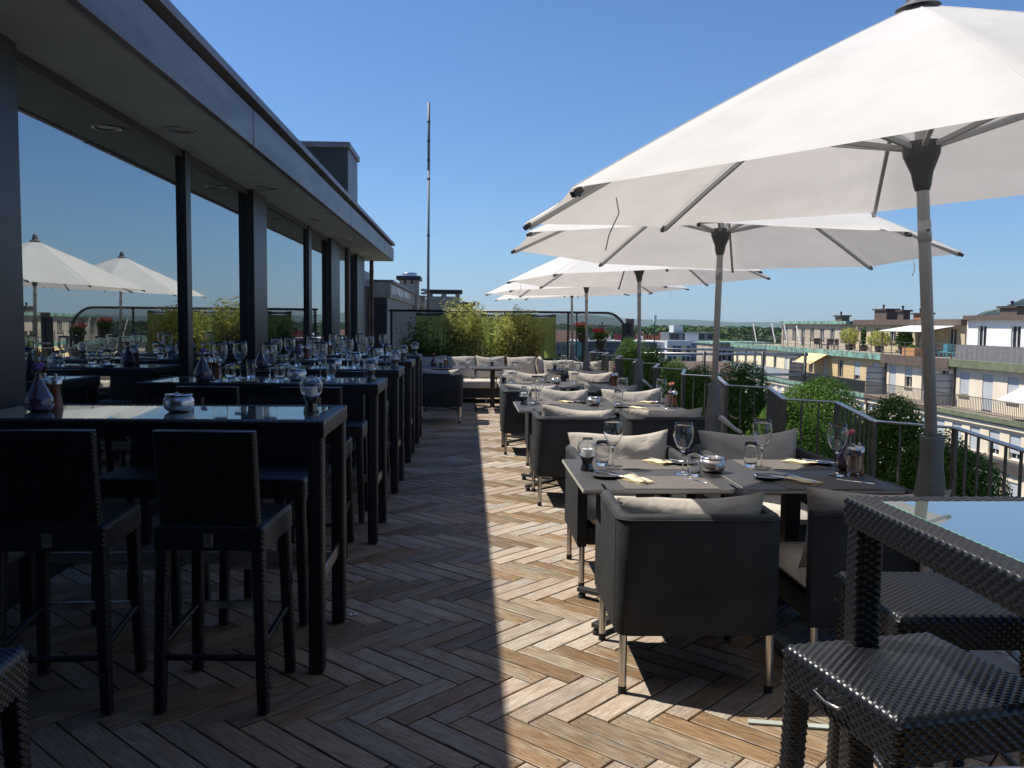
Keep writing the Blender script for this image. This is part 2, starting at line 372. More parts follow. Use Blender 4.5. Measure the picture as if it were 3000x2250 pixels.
# ================================================================== THE TERRACE FLOOR
def planks():
    w_, L = 0.1096, 0.509; g = 0.0035; th = 0.004
    rot = R(0.5); piv = np.array([-0.39, 3.87]); s2 = math.sqrt(2)
    # offset so that a seam corner lies on the pivot
    ox, oy = piv[0], piv[1] - 2*L/s2
    V, F, UV, ID, LUV = [], [], [], [], []
    rr = random.Random(3)
    def toW(a, b):
        x = (a-b)/s2 + ox; y = (a+b)/s2 + oy
        dx, dy = x-piv[0], y-piv[1]
        return (piv[0]+dx*math.cos(rot)-dy*math.sin(rot), piv[1]+dx*math.sin(rot)+dy*math.cos(rot))
    for j in range(-9, 34):
        for i in range(-46, 46):
            for typ in (0, 1):
                if typ == 0: a0, b0, la, lb = i*w_+j*L, -i*w_+j*L, L, w_
                else: a0, b0, la, lb = L+i*w_+j*L, -i*w_+j*L, w_, L
                cx_, cy_ = toW(a0+la/2, b0+lb/2)
                if not (-2.75 < cx_ < 2.78 and -2.2 < cy_ < 19.4): continue
                zz = rr.uniform(-0.0012, 0.0012); tl = rr.uniform(-0.0012, 0.0012)
                q = [(a0+g, b0+g), (a0+la-g, b0+g), (a0+la-g, b0+lb-g), (a0+g, b0+lb-g)]
                o = len(V)
                e = th
                qi = [(a0+g+e, b0+g+e), (a0+la-g-e, b0+g+e), (a0+la-g-e, b0+lb-g-e), (a0+g+e, b0+lb-g-e)]
                for k_, (a, b) in enumerate(q): x, y = toW(a, b); V.append((x, y, -0.022))
                for k_, (a, b) in enumerate(q): x, y = toW(a, b); V.append((x, y, -0.0025+zz))
                for k_, (a, b) in enumerate(qi): x, y = toW(a, b); V.append((x, y, zz+tl*(1 if k_ in (1, 2) else -1)))
                fs = [(0,1,5,4),(1,2,6,5),(2,3,7,6),(3,0,4,7),(4,5,9,8),(5,6,10,9),(6,7,11,10),(7,4,8,11),(8,9,10,11)]
                r1, r2, r3 = rr.random(), rr.random(), rr.random()
                for f in fs:
                    F.append(tuple(o+t for t in f))
                    for t in f:
                        a, b = (q+q+qi)[t]
                        uu, vv = (a-a0, b-b0) if typ == 0 else (b-b0, a-a0)
                        UV.append((uu + r1*40, vv + r2*40)); LUV.append((uu, vv))
                    ID.append((r1, r2, r3, 1))
    me = bpy.data.meshes.new('floor'); me.from_pydata(V, [], F); me.update()
    lu = me.uv_layers.new(name='plank_local'); lu.data.foreach_set('uv', [c for p in LUV for c in p])
    ul = me.uv_layers.new(name='grain'); ul.data.foreach_set('uv', [c for p in UV for c in p])
    at = me.attributes.new('plank', 'FLOAT_COLOR', 'FACE'); at.data.foreach_set('color', [c for p in ID for c in p])
    o = bpy.data.objects.new('floor', me); col.objects.link(o)
    m, t, b = newmat('weathered_decking')
    uvn = N(t, 'ShaderNodeUVMap'); uvn.uv_map = 'grain'
    at_ = N(t, 'ShaderNodeAttribute'); at_.attribute_name = 'plank'
    sep = N(t, 'ShaderNodeSeparateColor'); t.links.new(at_.outputs['Color'], sep.inputs[0])
    def mapn(sc):
        mp = N(t, 'ShaderNodeMapping'); mp.inputs['Scale'].default_value = sc; t.links.new(uvn.outputs[0], mp.inputs[0]); return mp.outputs[0]
    grain = N(t, 'ShaderNodeTexNoise'); grain.inputs['Scale'].default_value = 1; grain.inputs['Detail'].default_value = 8; grain.inputs['Distortion'].default_value = 0.6
    t.links.new(mapn((9, 150, 1)), grain.inputs['Vector'])
    blot = N(t, 'ShaderNodeTexNoise'); blot.inputs['Scale'].default_value = 1; blot.inputs['Detail'].default_value = 7; blot.inputs['Roughness'].default_value = 0.65
    t.links.new(mapn((6, 16, 1)), blot.inputs['Vector'])
    fine = N(t, 'ShaderNodeTexNoise'); fine.inputs['Scale'].default_value = 1; fine.inputs['Detail'].default_value = 6
    t.links.new(mapn((60, 240, 1)), fine.inputs['Vector'])
    # silver-grey weathered skin over orange-brown wood
    grey = ramp(t, grain.outputs[0], [(0.28, (0.115, 0.096, 0.070)), (0.5, (0.235, 0.195, 0.142)), (0.72, (0.37, 0.315, 0.235))])
    brown = ramp(t, grain.outputs[0], [(0.25, (0.085, 0.050, 0.026)), (0.5, (0.195, 0.128, 0.073)), (0.75, (0.33, 0.225, 0.135))])
    ad = N(t, 'ShaderNodeMath'); ad.operation = 'MULTIPLY_ADD'; ad.inputs[1].default_value = 0.32; ad.inputs[2].default_value = -0.17
    t.links.new(sep.outputs[0], ad.inputs[0])
    ad2 = N(t, 'ShaderNodeMath'); ad2.operation = 'ADD'; t.links.new(ad.outputs[0], ad2.inputs[0]); t.links.new(blot.outputs[0], ad2.inputs[1])
    fmix = N(t, 'ShaderNodeMath'); fmix.operation = 'MULTIPLY_ADD'; fmix.inputs[1].default_value = 0.25; t.links.new(fine.outputs[0], fmix.inputs[0]); t.links.new(ad2.outputs[0], fmix.inputs[2])
    msk = ramp(t, fmix.outputs[0], [(0.48, 0.0), (0.72, 1.0)])
    mx = N(t, 'ShaderNodeMixRGB'); t.links.new(msk, mx.inputs[0]); t.links.new(grey, mx.inputs[1]); t.links.new(brown, mx.inputs[2])
    br = N(t, 'ShaderNodeMapRange'); br.inputs[3].default_value = 0.72; br.inputs[4].default_value = 1.2; t.links.new(sep.outputs[1], br.inputs[0])
    mu = N(t, 'ShaderNodeMixRGB'); mu.blend_type = 'MULTIPLY'; mu.inputs[0].default_value = 1
    t.links.new(mx.outputs[0], mu.inputs[1]); t.links.new(br.outputs[0], mu.inputs[2])
    def mth(op, a, b_=None, c_=None):
        n_ = N(t, 'ShaderNodeMath'); n_.operation = op
        for i_, x_ in enumerate((a, b_, c_)):
            if x_ is None: continue
            if isinstance(x_, (int, float)): n_.inputs[i_].default_value = x_
            else: t.links.new(x_, n_.inputs[i_])
        return n_.outputs[0]
    lun = N(t, 'ShaderNodeUVMap'); lun.uv_map = 'plank_local'; sx = N(t, 'ShaderNodeSeparateXYZ'); t.links.new(lun.outputs[0], sx.inputs[0])
    da = mth('SUBTRACT', mth('SUBTRACT', L/2, mth('ABSOLUTE', mth('SUBTRACT', sx.outputs[0], L/2))), 0.032)
    db = mth('SUBTRACT', mth('ABSOLUTE', mth('SUBTRACT', sx.outputs[1], w_/2)), 0.030)
    dd_ = mth('SQRT', mth('ADD', mth('MULTIPLY', da, da), mth('MULTIPLY', db, db)))
    scr = mth('LESS_THAN', dd_, 0.0042)
    # worn, darker ends and dirt towards the joints
    eg = mth('SUBTRACT', w_/2, mth('ABSOLUTE', mth('SUBTRACT', sx.outputs[1], w_/2)))
    dirt = ramp(t, mth('ADD', mth('MULTIPLY', eg, 55.0), mth('MULTIPLY', blot.outputs[0], 1.1)), [(0.45, 0.72), (0.95, 1.0)])
    mu2 = N(t, 'ShaderNodeMixRGB'); mu2.blend_type = 'MULTIPLY'; mu2.inputs[0].default_value = 1; t.links.new(mu.outputs[0], mu2.inputs[1]); t.links.new(dirt, mu2.inputs[2])
    mu3 = N(t, 'ShaderNodeMixRGB'); t.links.new(scr, mu3.inputs[0]); t.links.new(mu2.outputs[0], mu3.inputs[1]); mu3.inputs[2].default_value = (0.05, 0.045, 0.04, 1)
    t.links.new(mu3.outputs[0], b.inputs['Base Color'])
    t.links.new(ramp(t, blot.outputs[0], [(0.3, 0.5), (0.7, 0.72)]), b.inputs['Roughness'])
    b.inputs['Specular IOR Level'].default_value = 0.75; b.inputs['Anisotropic'].default_value = 0.85
    tg = N(t, 'ShaderNodeTangent'); tg.direction_type = 'UV_MAP'; tg.uv_map = 'grain'; t.links.new(tg.outputs[0], b.inputs['Tangent'])
    bp = N(t, 'ShaderNodeBump'); bp.inputs['Strength'].default_value = 0.5; bp.inputs['Distance'].default_value = 0.004
    t.links.new(grain.outputs[0], bp.inputs['Height']); t.links.new(bp.outputs[0], b.inputs['Normal'])
    me.materials.append(m)
    tag(o, 'weathered hardwood planks laid in herringbone across the roof terrace', 'terrace floor', kind='structure')
planks()
o = MB().box(-2.9, 2.85, -2.4, 19.6, -0.30, -0.024).build('floor_base', 'black'); tag(o, 'dark deck base showing in the gaps between planks', 'floor base', kind='structure')
o = MB().box(2.85, 5.4, -3, 21, -0.9, -0.55).build('ledge', pm('ledge_bitumen', (0.10, 0.105, 0.11), 0.8, 0, 0.3, 1.2, bump=0.1, bscale=60)); tag(o, 'grey flat roof ledge beyond the railing', 'ledge', kind='structure')
# own building body under the terrace
o = MB().box(-14, 5.38, -6, 20.9, -19.9, -0.92).build('own_building', 'concrete'); tag(o, 'beige building body carrying the roof terrace', 'building')

# ================================================================== FACADE OF THE RESTAURANT PAVILION
fac = empty('restaurant_pavilion', (-2.66, 10, 0), label='dark glazed restaurant pavilion with overhanging flat roof along the left side', cat='building')
def fpart(mb, name, mat, **kw):
    o = mb.build(name, mat, fac, **kw); o.location = (2.66, -10, 0); return o
XG, XE, YE = -2.46, -1.78, 20.62
fpart(MB().box(-9, XE-0.004, -4, YE, 2.964, 3.0), 'soffit', 'soffit')
JY = [(-4, 1.6), (1.606, 4.408), (4.414, 7.275), (7.291, 10.12), (10.126, 13.14), (13.156, 16.09), (16.096, 18.4), (18.406, YE)]
for i, (y0, y1) in enumerate(JY):
    fpart(MB().box(XE-0.05+0.002*(i % 2), XE+0.003*(i % 2), y0, y1, 2.952+0.002*(i % 3), 3.25), 'fascia', 'fascia', bevel=0.004)
fpart(MB().box(-9, XE-0.05, YE-0.05, YE, 2.952, 3.25), 'end_fascia', 'fascia')
fpart(MB().box(-9, XE-0.06, -4, YE-0.06, 3.0, 3.33), 'roof_body', 'black')
for y0, y1 in ((-4, 2.9), (2.904, 7.3), (7.304, 10.9), (10.904, 13.6), (13.604, 17.3), (17.304, YE+0.03)):
    fpart(MB().box(-9, XE+0.03, y0, y1, 3.315, 3.375), 'roof_coping', 'fascia', bevel=0.004)
for y0, y1 in ((4.15, 4.74), (9.725, 10.34), (15.13, 16.10), (18.62, 19.89)):
    fpart(MB().box(XG-0.10, XG+0.08, y0, y1, 0, 2.962), 'column', 'facade_dark', bevel=0.004)
for y0, y1 in ((0.9, 1.03), (7.56, 7.69), (13.24, 13.47), (17.6, 17.8)):
    fpart(MB().box(XG-0.06, XG+0.04, y0, y1, 0, 2.962), 'mullion', 'facade_dark', bevel=0.003)
fpart(MB().box(XG-0.04, XG+0.03, -4, 20.4, -0.02, 0.10), 'sill', 'facade_dark')
fpart(MB().box(XG-0.04, XG+0.02, -4, 20.4, 2.90, 2.962), 'head_frame', 'facade_dark')
for y0, y1 in ((-4, 0.9), (1.03, 4.15), (4.74, 7.56), (7.69, 9.725), (10.34, 13.24), (13.47, 15.13), (16.10, 17.6), (17.8, 18.62), (19.89, 20.4)):
    fpart(MB().box(XG-0.02, XG-0.004, y0, y1, 0.10, 2.90), 'window', 'pane')
fpart(MB().box(-9, XG-0.03, -4, 20.35, 0, 2.955), 'interior_wall', 'black')
for i, y in enumerate((1.2, 4.0, 6.751, 9.583, 12.474, 15.39, 18.33)):
    mb = MB(); mb.lathe([(0.0, 0.012), (0.075, 0.012), (0.088, 0.0), (0.103, -0.004), (0.112, 0.0), (0.112, 0.01)], 28)
    o = mb.build('downlight', 'steel', fac, smooth=True, auto=40); o.location = (-2.19+2.66, y-10, 2.957)
    l = MB().lathe([(0.0, 0.0), (0.07, 0.0)], 20).build('lamp_lens', pm('downlight_lens', (0.55, 0.5, 0.4), 0.25), o); l.location = (0, 0, 0.006)
fpart(MB().box(-9, 3.2, -4.4, -1.3, 0, 2.95), 'rear_sky_blocker', 'facade_dark')  # unseen block added behind the camera to keep sky light off the near side
fpart(MB().box(XE+0.04, 3.2, -4.4, 0.9, 2.96, 3.4), 'overhead_sky_blocker', 'facade_dark')  # unseen slab added above the camera to darken the near deck and stools
# service box on the roof
sb = empty('rooftop_service_box', (-4.1, 19.5, 3.18), label='dark sheet-metal service box with pale coping on the pavilion roof', cat='roof box')
MB().box(-1.6, 1.5, -0.8, 0.8, 0, 2.02).build('body', 'facade_dark', sb)
MB().box(-1.66, 1.56, -0.86, 0.86, 2.02, 2.14).build('coping', 'fascia', sb, bevel=0.01)
MB().box(1.503, 1.515, -0.78, 0.78, 0, 2.015).build('side_panel', 'fascia', sb)
for x, y, lab in ((-2.36, 16.95, 'copper downpipe just beyond the last wide column'), (-2.28, 20.42, 'copper downpipe at the far end of the pavilion')):
    p = empty('downpipe', (x, y, 0), label=lab, cat='downpipe', group='copper downpipes')
    MB().tube([(0, 0, 0), (0, 0, 2.95)], 0.048, 14).build('pipe', 'copper_pipe', p, smooth=True, auto=60)
    for z in (0.5, 1.7, 2.7): MB().lathe([(0.047, -0.02), (0.058, -0.015), (0.058, 0.015), (0.047, 0.02)], 14).build('clamp', 'copper_pipe', p).location = (0, 0, z)
# wall and roof edge of the neighbouring building that runs on behind
nb = empty('neighbour_roof_house', (-2.6, 26, 0), label='pale concrete roof storey with slatted wall running on behind the fence', cat='building')
MB().box(-4.2, -0.42, -3.4, 0.4, -0.3, 2.55).build('end_wall', 'facade_dark', nb)
MB().box(-4.3, -0.36, -3.5, 0.45, 2.55, 2.98).build('end_coping', 'fascia', nb, bevel=0.02)
MB().box(-4, 0.1, 0.46, 30, -0.3, 2.25).build('wall', 'facade_dark', nb)
MB().box(-4, 0.22, 0.46, 30, 2.255, 2.72).build('roof_edge', 'concrete', nb, bevel=0.02)
MB().box(-4, 0.30, 0.46, 30, 2.725, 2.80).build('coping', 'fascia', nb)
b = MB()
for k_ in range(75): b.box(0.103, 0.14, 0.55+k_*0.39, 0.73+k_*0.39, 0, 2.25)
b.build('slats', 'slatwall', nb)
rr = random.Random(4)
for k_ in range(12):
    y = 0.8+k_*0.7; MB().box(0.222, 0.232, y, y+rr.uniform(.2, .6), 2.42+rr.uniform(-.04, .04), 2.66).build('peeling_patch', 'whitepaint', nb)
def chimney(name, x0, x1, y0, y1, z0, z1, label, slots=0, cowl=False, mat='concrete'):
    c = empty(name, ((x0+x1)/2, (y0+y1)/2, z0), label=label, cat='chimney'); hx, hy, h = (x1-x0)/2, (y1-y0)/2, z1-z0
    mb = MB().box(-hx, hx, -hy, hy, 0, h-0.34)
    n = max(slots, 1)
    for k_ in range(n+1):
        pw = 0.22 if hx > .3 else .1; x = -hx + (2*hx-pw)*k_/n; mb.box(x, x+pw, -hy, hy, h-0.337, h-0.18)
    mb.build('stack', mat, c, bevel=0.01)
    MB().box(-hx-0.13, hx+0.13, -hy-0.13, hy+0.13, h-0.177, h).build('cap', 'facade_dark', c, bevel=0.02)
    if cowl: MB().lathe([(0, 0.16), (hx*0.75, 0.16), (hx*0.85, 0.1), (hx*0.85, 0.0)], 20).build('metal_cowl', 'steel', c, smooth=True, auto=40).location = (0, 0, h+0.01)
    return c
chimney('chimney', -3.05, -2.25, 38.2, 39.6, 2.0, 3.55, 'weathered concrete chimney with round metal cowl behind the pavilion roof', 2, True)
mb = MB()
for k_ in range(5): mb.lathe([(0.0, 0.0), (0.10, 0.0), (0.17, 0.05), (0.10, 0.1), (0, 0.1)], 16, (0, 0, k_*0.15))
v = mb.build('vent_pipe', 'steel', smooth=True, auto=30); v.location = (-1.98, 38.5, 2.3); tag(v, 'ribbed metal vent pipe beside the cowled chimney', 'vent')
chimney('chimney', -2.1, -0.45, 44, 45.5, 1.0, 3.18, 'wide weathered chimney block with two slots under its dark slab', 2)
chimney('chimney', -0.42, 0.25, 46, 47.2, 0.6, 2.6, 'low brownish chimney right of the wide slotted one', 2, mat='terracotta')
ant = empty('antenna_mast', (-1.63, 35, 1.4), label='tall thin antenna mast rising against the blue sky', cat='antenna')
MB().tube([(0, 0, 0), (0, 0, 6.2)], [0.06, 0.045], 10).build('mast', 'sleeve', ant, smooth=True)
MB().tube([(0, 0, 6.2), (0, 0, 8.85)], 0.055, 10).build('aerial', 'sleeve', ant, smooth=True)
for z in (1.4, 3.6, 5.85, 6.6, 7.35, 8.1): MB().lathe([(0.04, -0.04), (0.065, -0.04), (0.065, 0.04), (0.04, 0.04)], 10).build('joint', 'facade_dark', ant).location = (0, 0, z)

# ================================================================== RAILING (sawtooth bays)
def rail_bay(x_in, x_out, y0, y1, yc, label, near=False):
    """diagonal run from (x_out,y0) far... to (x_in,y1) then a short cross run to (x_out,yc)"""
    t = empty('railing_bay', (x_in, y1, 0), label=label, cat='railing', group='sawtooth railing bays along the terrace edge')
    A = Vector((x_out, y0, 0)); B = Vector((x_in, y1, 0)); C = Vector((x_out, yc, 0)); O = Vector((x_in, y1, 0))
    top = Vector((0, 0, 0.992)); bot = Vector((0, 0, 0.09))
    MB().bar(A+top-O, B+top-O, 0.038, 0.012).bar(B+top-O, C+top-O, 0.038, 0.012).build('handrail', 'rail_top', t, bevel=0.003)
    MB().bar(A+bot-O, B+bot-O, 0.03, 0.012).bar(B+bot-O, C+bot-O, 0.03, 0.012).build('bottom_rail', 'rail', t)
    for P_ in (B, C):
        d = (A-B).normalized() if P_ is B else (C-B).normalized()
        MB().bar(P_-O+Vector((0, 0, 0)), P_-O+Vector((0, 0, 0.985)), 0.034, 0.018, up=(1, 0, 0)).build('post', 'rail', t)
    n = 9
    for k_ in range(1, n):
        p = A.lerp(B, k_/n)-O; MB().bar(p+Vector((0, 0, 0.09)), p+Vector((0, 0, 0.985)), 0.0105, 0.0105).build('baluster', 'rail', t)
    for k_ in range(1, 3):
        p = B.lerp(C, k_/3)-O; MB().bar(p+Vector((0, 0, 0.09)), p+Vector((0, 0, 0.985)), 0.0105, 0.0105).build('baluster', 'rail', t)
    return t
pts = [(2.555, 3.02, 2.38, 3.53-0.0), ]
ords = ['nearest', 'second', 'third', 'fourth', 'fifth', 'sixth', 'seventh', 'eighth', 'ninth', 'tenth', 'eleventh']
ycs = [4.378, 5.843, 7.195, 8.72, 10.05, 11.45, 12.85, 14.25, 15.65, 17.05]
yin = [4.669, 6.037, 7.413, 9.0, 10.4, 11.7, 13.1, 14.5, 15.9, 17.3]
# bay k: diagonal from cross corner (x_out, yc_{k+1}) to (x_in, yin_k) and cross to (x_out, yc_k)
for k_ in range(9):
    rail_bay(2.28, 2.575, ycs[k_+1], yin[k_], ycs[k_], '%s zigzag railing bay counted from the near end of the terrace' % ords[k_+1])
rail_bay(2.28, 2.575, 4.378, 2.95, 2.75, 'nearest zigzag railing bay behind the wicker bar table')
rail_bay(2.28, 2.575, 2.75, 1.35, 1.15, 'zigzag railing bay beside the wicker bar table, beyond the right picture edge')

# boxwood shrubs in planters on the ledge
def leafball(name, n, rx, ry, rz, leaf, mat, seed, parent, lumps=9, tall=0.0, core=False):
    rr = random.Random(seed); V = []; F = []
    L = [(rr.gauss(0, 1), rr.gauss(0, 1), rr.gauss(0, 1)) for _ in range(lumps)]
    L = [Vector(l).normalized() for l in L]
    for _ in range(n):
        d = Vector((rr.gauss(0, 1), rr.gauss(0, 1), rr.gauss(0, 1))).normalized()
        bump_ = max(0.0, max(d.dot(l) for l in L))**6
        rad = (0.76 + 0.24*bump_)*(1 - (0.42 if not core else 0.16)*rr.random()**2.2) * (1+(0.06 if not core else 0.035)*rr.gauss(0, 1))
        p = Vector((d.x*rx*rad, d.y*ry*rad, d.z*rz*rad))
        if tall: s_ = 1 - tall*max(0, p.z/rz); p.x *= s_; p.y *= s_
        nrm = (d + Vector((rr.gauss(0, .5), rr.gauss(0, .5), rr.gauss(0, .5)))).normalized()
        a = nrm.orthogonal().normalized(); a.rotate(Matrix.Rotation(rr.random()*6.28, 3, nrm)); b_ = nrm.cross(a)
        l = leaf*rr.uniform(.7, 1.3); wd = l*0.5
        o_ = len(V); V += [p-a*l*.5, p+b_*wd*.5+nrm*l*.08, p+a*l*.5, p-b_*wd*.5+nrm*l*.08]; F.append((o_, o_+1, o_+2, o_+3))
    mb = MB(); mb.v = [tuple(v) for v in V]; mb.f = F
    return mb.build(name, mat, parent)
def shrub(x, y, zt, r_, label, seed, n=9000):
    t = empty('boxwood_shrub', (x, y, -0.55), label=label, cat='shrub', group='boxwood shrubs in planters behind the railing')
    h = zt+0.55
    f = leafball('foliage', int(n*2.6), r_*1.22, r_*1.22, (h-0.30)/2*1.1, 0.024, 'box_leaf', seed, t, 22, 0.22, True); f.location = (0, 0, 0.35+(h-0.35)/2)
    c = leafball('inner_foliage', 2600, r_*0.95, r_*0.95, (h-0.30)/2*0.86, 0.07, 'box_leaf', seed+50, f, 22, 0.22, True)
    b = MB(); b.tube([(0, 0, 0.3), (0.01, 0, 0.8), (0, 0.02, h*0.75)], [0.025, 0.018, 0.008], 6)
    for k_ in range(7):
        a = k_*0.9; b.tube([(0, 0, 0.5+k_*.07), (math.cos(a)*r_*.5, math.sin(a)*r_*.5, 0.75+k_*.09)], [0.01, 0.004], 5)
    b.build('stem', 'bark', t)
    p = MB().box(-0.26, 0.26, -0.26, 0.26, 0, 0.42).build('planter', 'planter', t, bevel=0.012)
    return t
shrub(3.62, 8.65, 0.95, 0.47, 'sunlit bright green boxwood behind the railing, centre of the view gap', 11, 12000)
shrub(3.02, 5.95, 0.97, 0.36, 'darker boxwood right behind the salt and pepper mills', 12)
shrub(3.05, 5.3, 0.78, 0.38, 'low wide boxwood behind the nearest umbrella pole', 13)
shrub(3.05, 8.0, 0.78, 0.36, 'dark round boxwood left of the bright sunlit one', 14)
shrub(3.05, 9.4, 1.06, 0.42, 'dark tall boxwood behind the second umbrella pole', 15)
shrub(2.95, 10.9, 0.98, 0.36, 'boxwood with two tops behind the third bay, before the tiled roof', 16, 7000)
shrub(3.0, 12.1, 0.95, 0.36, 'boxwood between second and third umbrella poles, farther one', 17, 6000)
shrub(3.0, 13.6, 1.1, 0.38, 'boxwood near the dark posts at the far corner', 18, 6000)
shrub(3.0, 15.4, 1.25, 0.40, 'tallest and farthest boxwood beside the arched fence', 19, 5000)
# low tubular handrail of the lower roof
tr = empty('tube_fence', (4.6, 15.6, -0.55), label='long three-bar dark tube fence of the adjoining lower roof', cat='fence')
for z in (0.80, 1.17, 1.54): MB().tube([(-1.6, 0, z), (1.7, 0, z)], 0.024, 8).build('rail', 'rail_top', tr, smooth=True)
MB().tube([(-1.6, 1.1, 1.59), (1.3, 1.1, 1.59)], 0.022, 8).build('rail', 'rail_top', tr, smooth=True)
for x in (-1.15, -0.25, 0.85, 1.65): MB().tube([(x, 0, 0), (x, 0, 1.59)], 0.03, 8).build('post', 'fence_black', tr, smooth=True)

# ================================================================== FAR END: fence, bamboo, sofas
fe = empty('chain_link_fence', (0.9, 18.6, 0), label='black chain-link fence with arched right end closing the terrace', cat='fence')
zt = 1.765; xl, xr = -2.6, 2.58
mb = MB(); path = [(xl, 0, zt), (3.0-0.9-0.0, 0, zt)]
for k_ in range(1, 13):
    a = PI/2*k_/12; path.append((2.1+0.48*math.sin(a), 0, zt-0.62*(1-math.cos(a))))
path.append((2.58, 0, 0.0)); mb.tube(path, 0.026, 10); mb.build('top_rail', 'fence_black', fe, smooth=True)
for x in (-2.55, -0.65, 1.27): MB().tube([(x, 0, 0), (x, 0, zt)], 0.024, 8).build('post', 'fence_black', fe, smooth=True)
MB().tube([(xl, 0, 0.74), (2.58, 0, 0.74)], 0.022, 8).build('bottom_rail', 'fence_black', fe, smooth=True)
mb = MB(); c_ = 0.062; h_ = zt-0.74
def archz(x): return zt if x <= 2.1 else zt-0.62*(1-math.sqrt(max(0, 1-((x-2.1)/0.48)**2)))
n_ = int((2.58-xl)/c_)
for k_ in range(-int(h_/c_)-1, n_+1):
    for s_ in (1, -1):
        x0 = xl + k_*c_ if s_ == 1 else xl+(k_+int(h_/c_)+1)*c_
        pts = []
        for q in range(0, 41):
            zz = 0.74+h_*q/40; xx = x0+s_*(zz-0.74)
            if xl <= xx <= 2.57 and zz <= archz(xx): pts.append((xx, 0.004*s_, zz))
        if len(pts) >= 2: mb.bar(pts[0], pts[-1], 0.010, 0.010)
mb.build('wire_mesh', 'fence_black', fe)
# lime cloth screens behind the fence with grey folded band on top
def cloth(x0, x1, z0, z1, y, seed, amp=0.02, nx=60, nz=10):
    rr = random.Random(seed); ph = [rr.random()*6 for _ in range(4)]; V = []; F = []
    for i in range(nx+1):
        for j in range(nz+1):
            x = x0+(x1-x0)*i/nx; t_ = j/nz
            sag = 0.03*math.sin(PI*((x-x0)*1.9 % 1.0))*t_
            V.append((x, y+amp*(math.sin(x*23+ph[0])+0.6*math.sin(x*41+ph[1]))*(1.2-t_*.6), z0+(z1-z0)*t_-sag))
    for i in range(nx):
        for j in range(nz): a = i*(nz+1)+j; F.append((a, a+nz+1, a+nz+2, a+1))
    m = MB(); m.v = V; m.f = F; return m
for x0, x1, lab in ((-1.14, 0.22, 'left lime green cloth screen hung on the chain-link fence'), (0.30, 1.91, 'right lime green cloth screen hung on the chain-link fence')):
    c = empty('fabric_screen', (x0, 18.66, 0.7), label=lab, cat='screen', group='lime screens on the fence')
    cloth(0, x1-x0, 0.02, 0.97, 0.02, int(x0*7)+20).build('lime_cloth', 'lime', c, smooth=True)
    cloth(0, x1-x0, 0.96, 1.03 if x0 < 0 else 1.02, 0.0, int(x0*7)+3, nz=3).build('grey_band', 'greyband', c, smooth=True)

def bamboo(x, y, h, seed, label, mat='bamboo_leaf', dens=1.0, spread=0.33, leaf=0.12):
    t = empty('bamboo_plant', (x, y, 0), label=label, cat='bamboo', group='bamboo plants along the fence')
    rr = random.Random(seed); st = MB(); V = []; F = []
    for k_ in range(int(17*dens)):
        a = rr.random()*6.28; r1 = rr.random()*spread*0.5; hh = h*rr.uniform(.62, 1.0)
        bx, by = math.cos(a)*r1, math.sin(a)*r1*0.6; tx, ty = bx+math.cos(a)*spread*rr.uniform(.3, 1), by+math.sin(a)*spread*0.6
        P_ = [Vector((bx+(tx-bx)*q**2, by+(ty-by)*q**2, 0.55+(hh-0.55)*q)) for q in (0, .25, .5, .75, 1)]
        st.tube(P_, [0.007, 0.006, 0.005, 0.004, 0.002], 5)
        for q in range(int(85*dens)):
            u = rr.uniform(0.03, 1.0); i = min(3, int(u*4)); p = P_[i].lerp(P_[i+1], u*4-i)
            d = Vector((rr.gauss(0, 1), rr.gauss(0, .8), rr.uniform(-1.1, .35))).normalized()
            p = p + Vector((rr.gauss(0, .07), rr.gauss(0, .05), rr.gauss(0, .04)))
            l = leaf*rr.uniform(.6, 1.25); n = d.cross(Vector((rr.gauss(0, 1), rr.gauss(0, 1), rr.gauss(0, 1)))).normalized()*l*0.10
            o_ = len(V); V += [p, p+d*l*.4+n, p+d*l-Vector((0, 0, l*.12)), p+d*l*.4-n]; F.append((o_, o_+1, o_+2, o_+3))
    m = MB(); m.v = [tuple(v) for v in V]; m.f = F; m.build('leaves', mat, t); st.build('canes', 'cane', t)
    MB().box(-0.36, 0.36, -0.22, 0.22, 0, 0.55).build('planter', 'planter', t, bevel=0.01)
    return t
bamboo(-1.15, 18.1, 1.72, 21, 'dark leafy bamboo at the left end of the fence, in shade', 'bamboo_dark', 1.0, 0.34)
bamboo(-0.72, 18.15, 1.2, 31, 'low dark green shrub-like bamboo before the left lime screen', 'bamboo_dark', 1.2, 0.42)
bamboo(-0.08, 18.1, 2.06, 22, 'tallest yellow-green bamboo rising above the fence', 'bamboo_leaf', 1.8, 0.36)
bamboo(0.42, 18.15, 1.66, 23, 'loose bamboo between the two tall clumps', 'bamboo_leaf', 0.9, 0.40)
bamboo(0.98, 18.1, 1.84, 24, 'second tall yellow bamboo, right of the dark fence post', 'bamboo_leaf', 1.8, 0.38)
bamboo(1.32, 18.15, 1.66, 25, 'dry straw-coloured bamboo beside the right lime screen', 'bamboo_dry', 1.1, 0.32)
rr = random.Random(9)
for k_ in range(26):
    x = -1.0+k_*0.115+rr.uniform(-.03, .03)
    if -0.35 < x < 1.35: continue
    o = MB().tube([(0, 0, 0), (rr.uniform(-.02, .02), 0, rr.uniform(0.65, 1.0))], 0.011, 5).build('cut_cane', 'cane'); o.location = (x, 18.5, 0.55)
    tag(o, 'thin cut upright cane in front of the %s lime screen' % ('left' if x < 0 else 'right'), 'cane', 'cut canes before the lime screens')
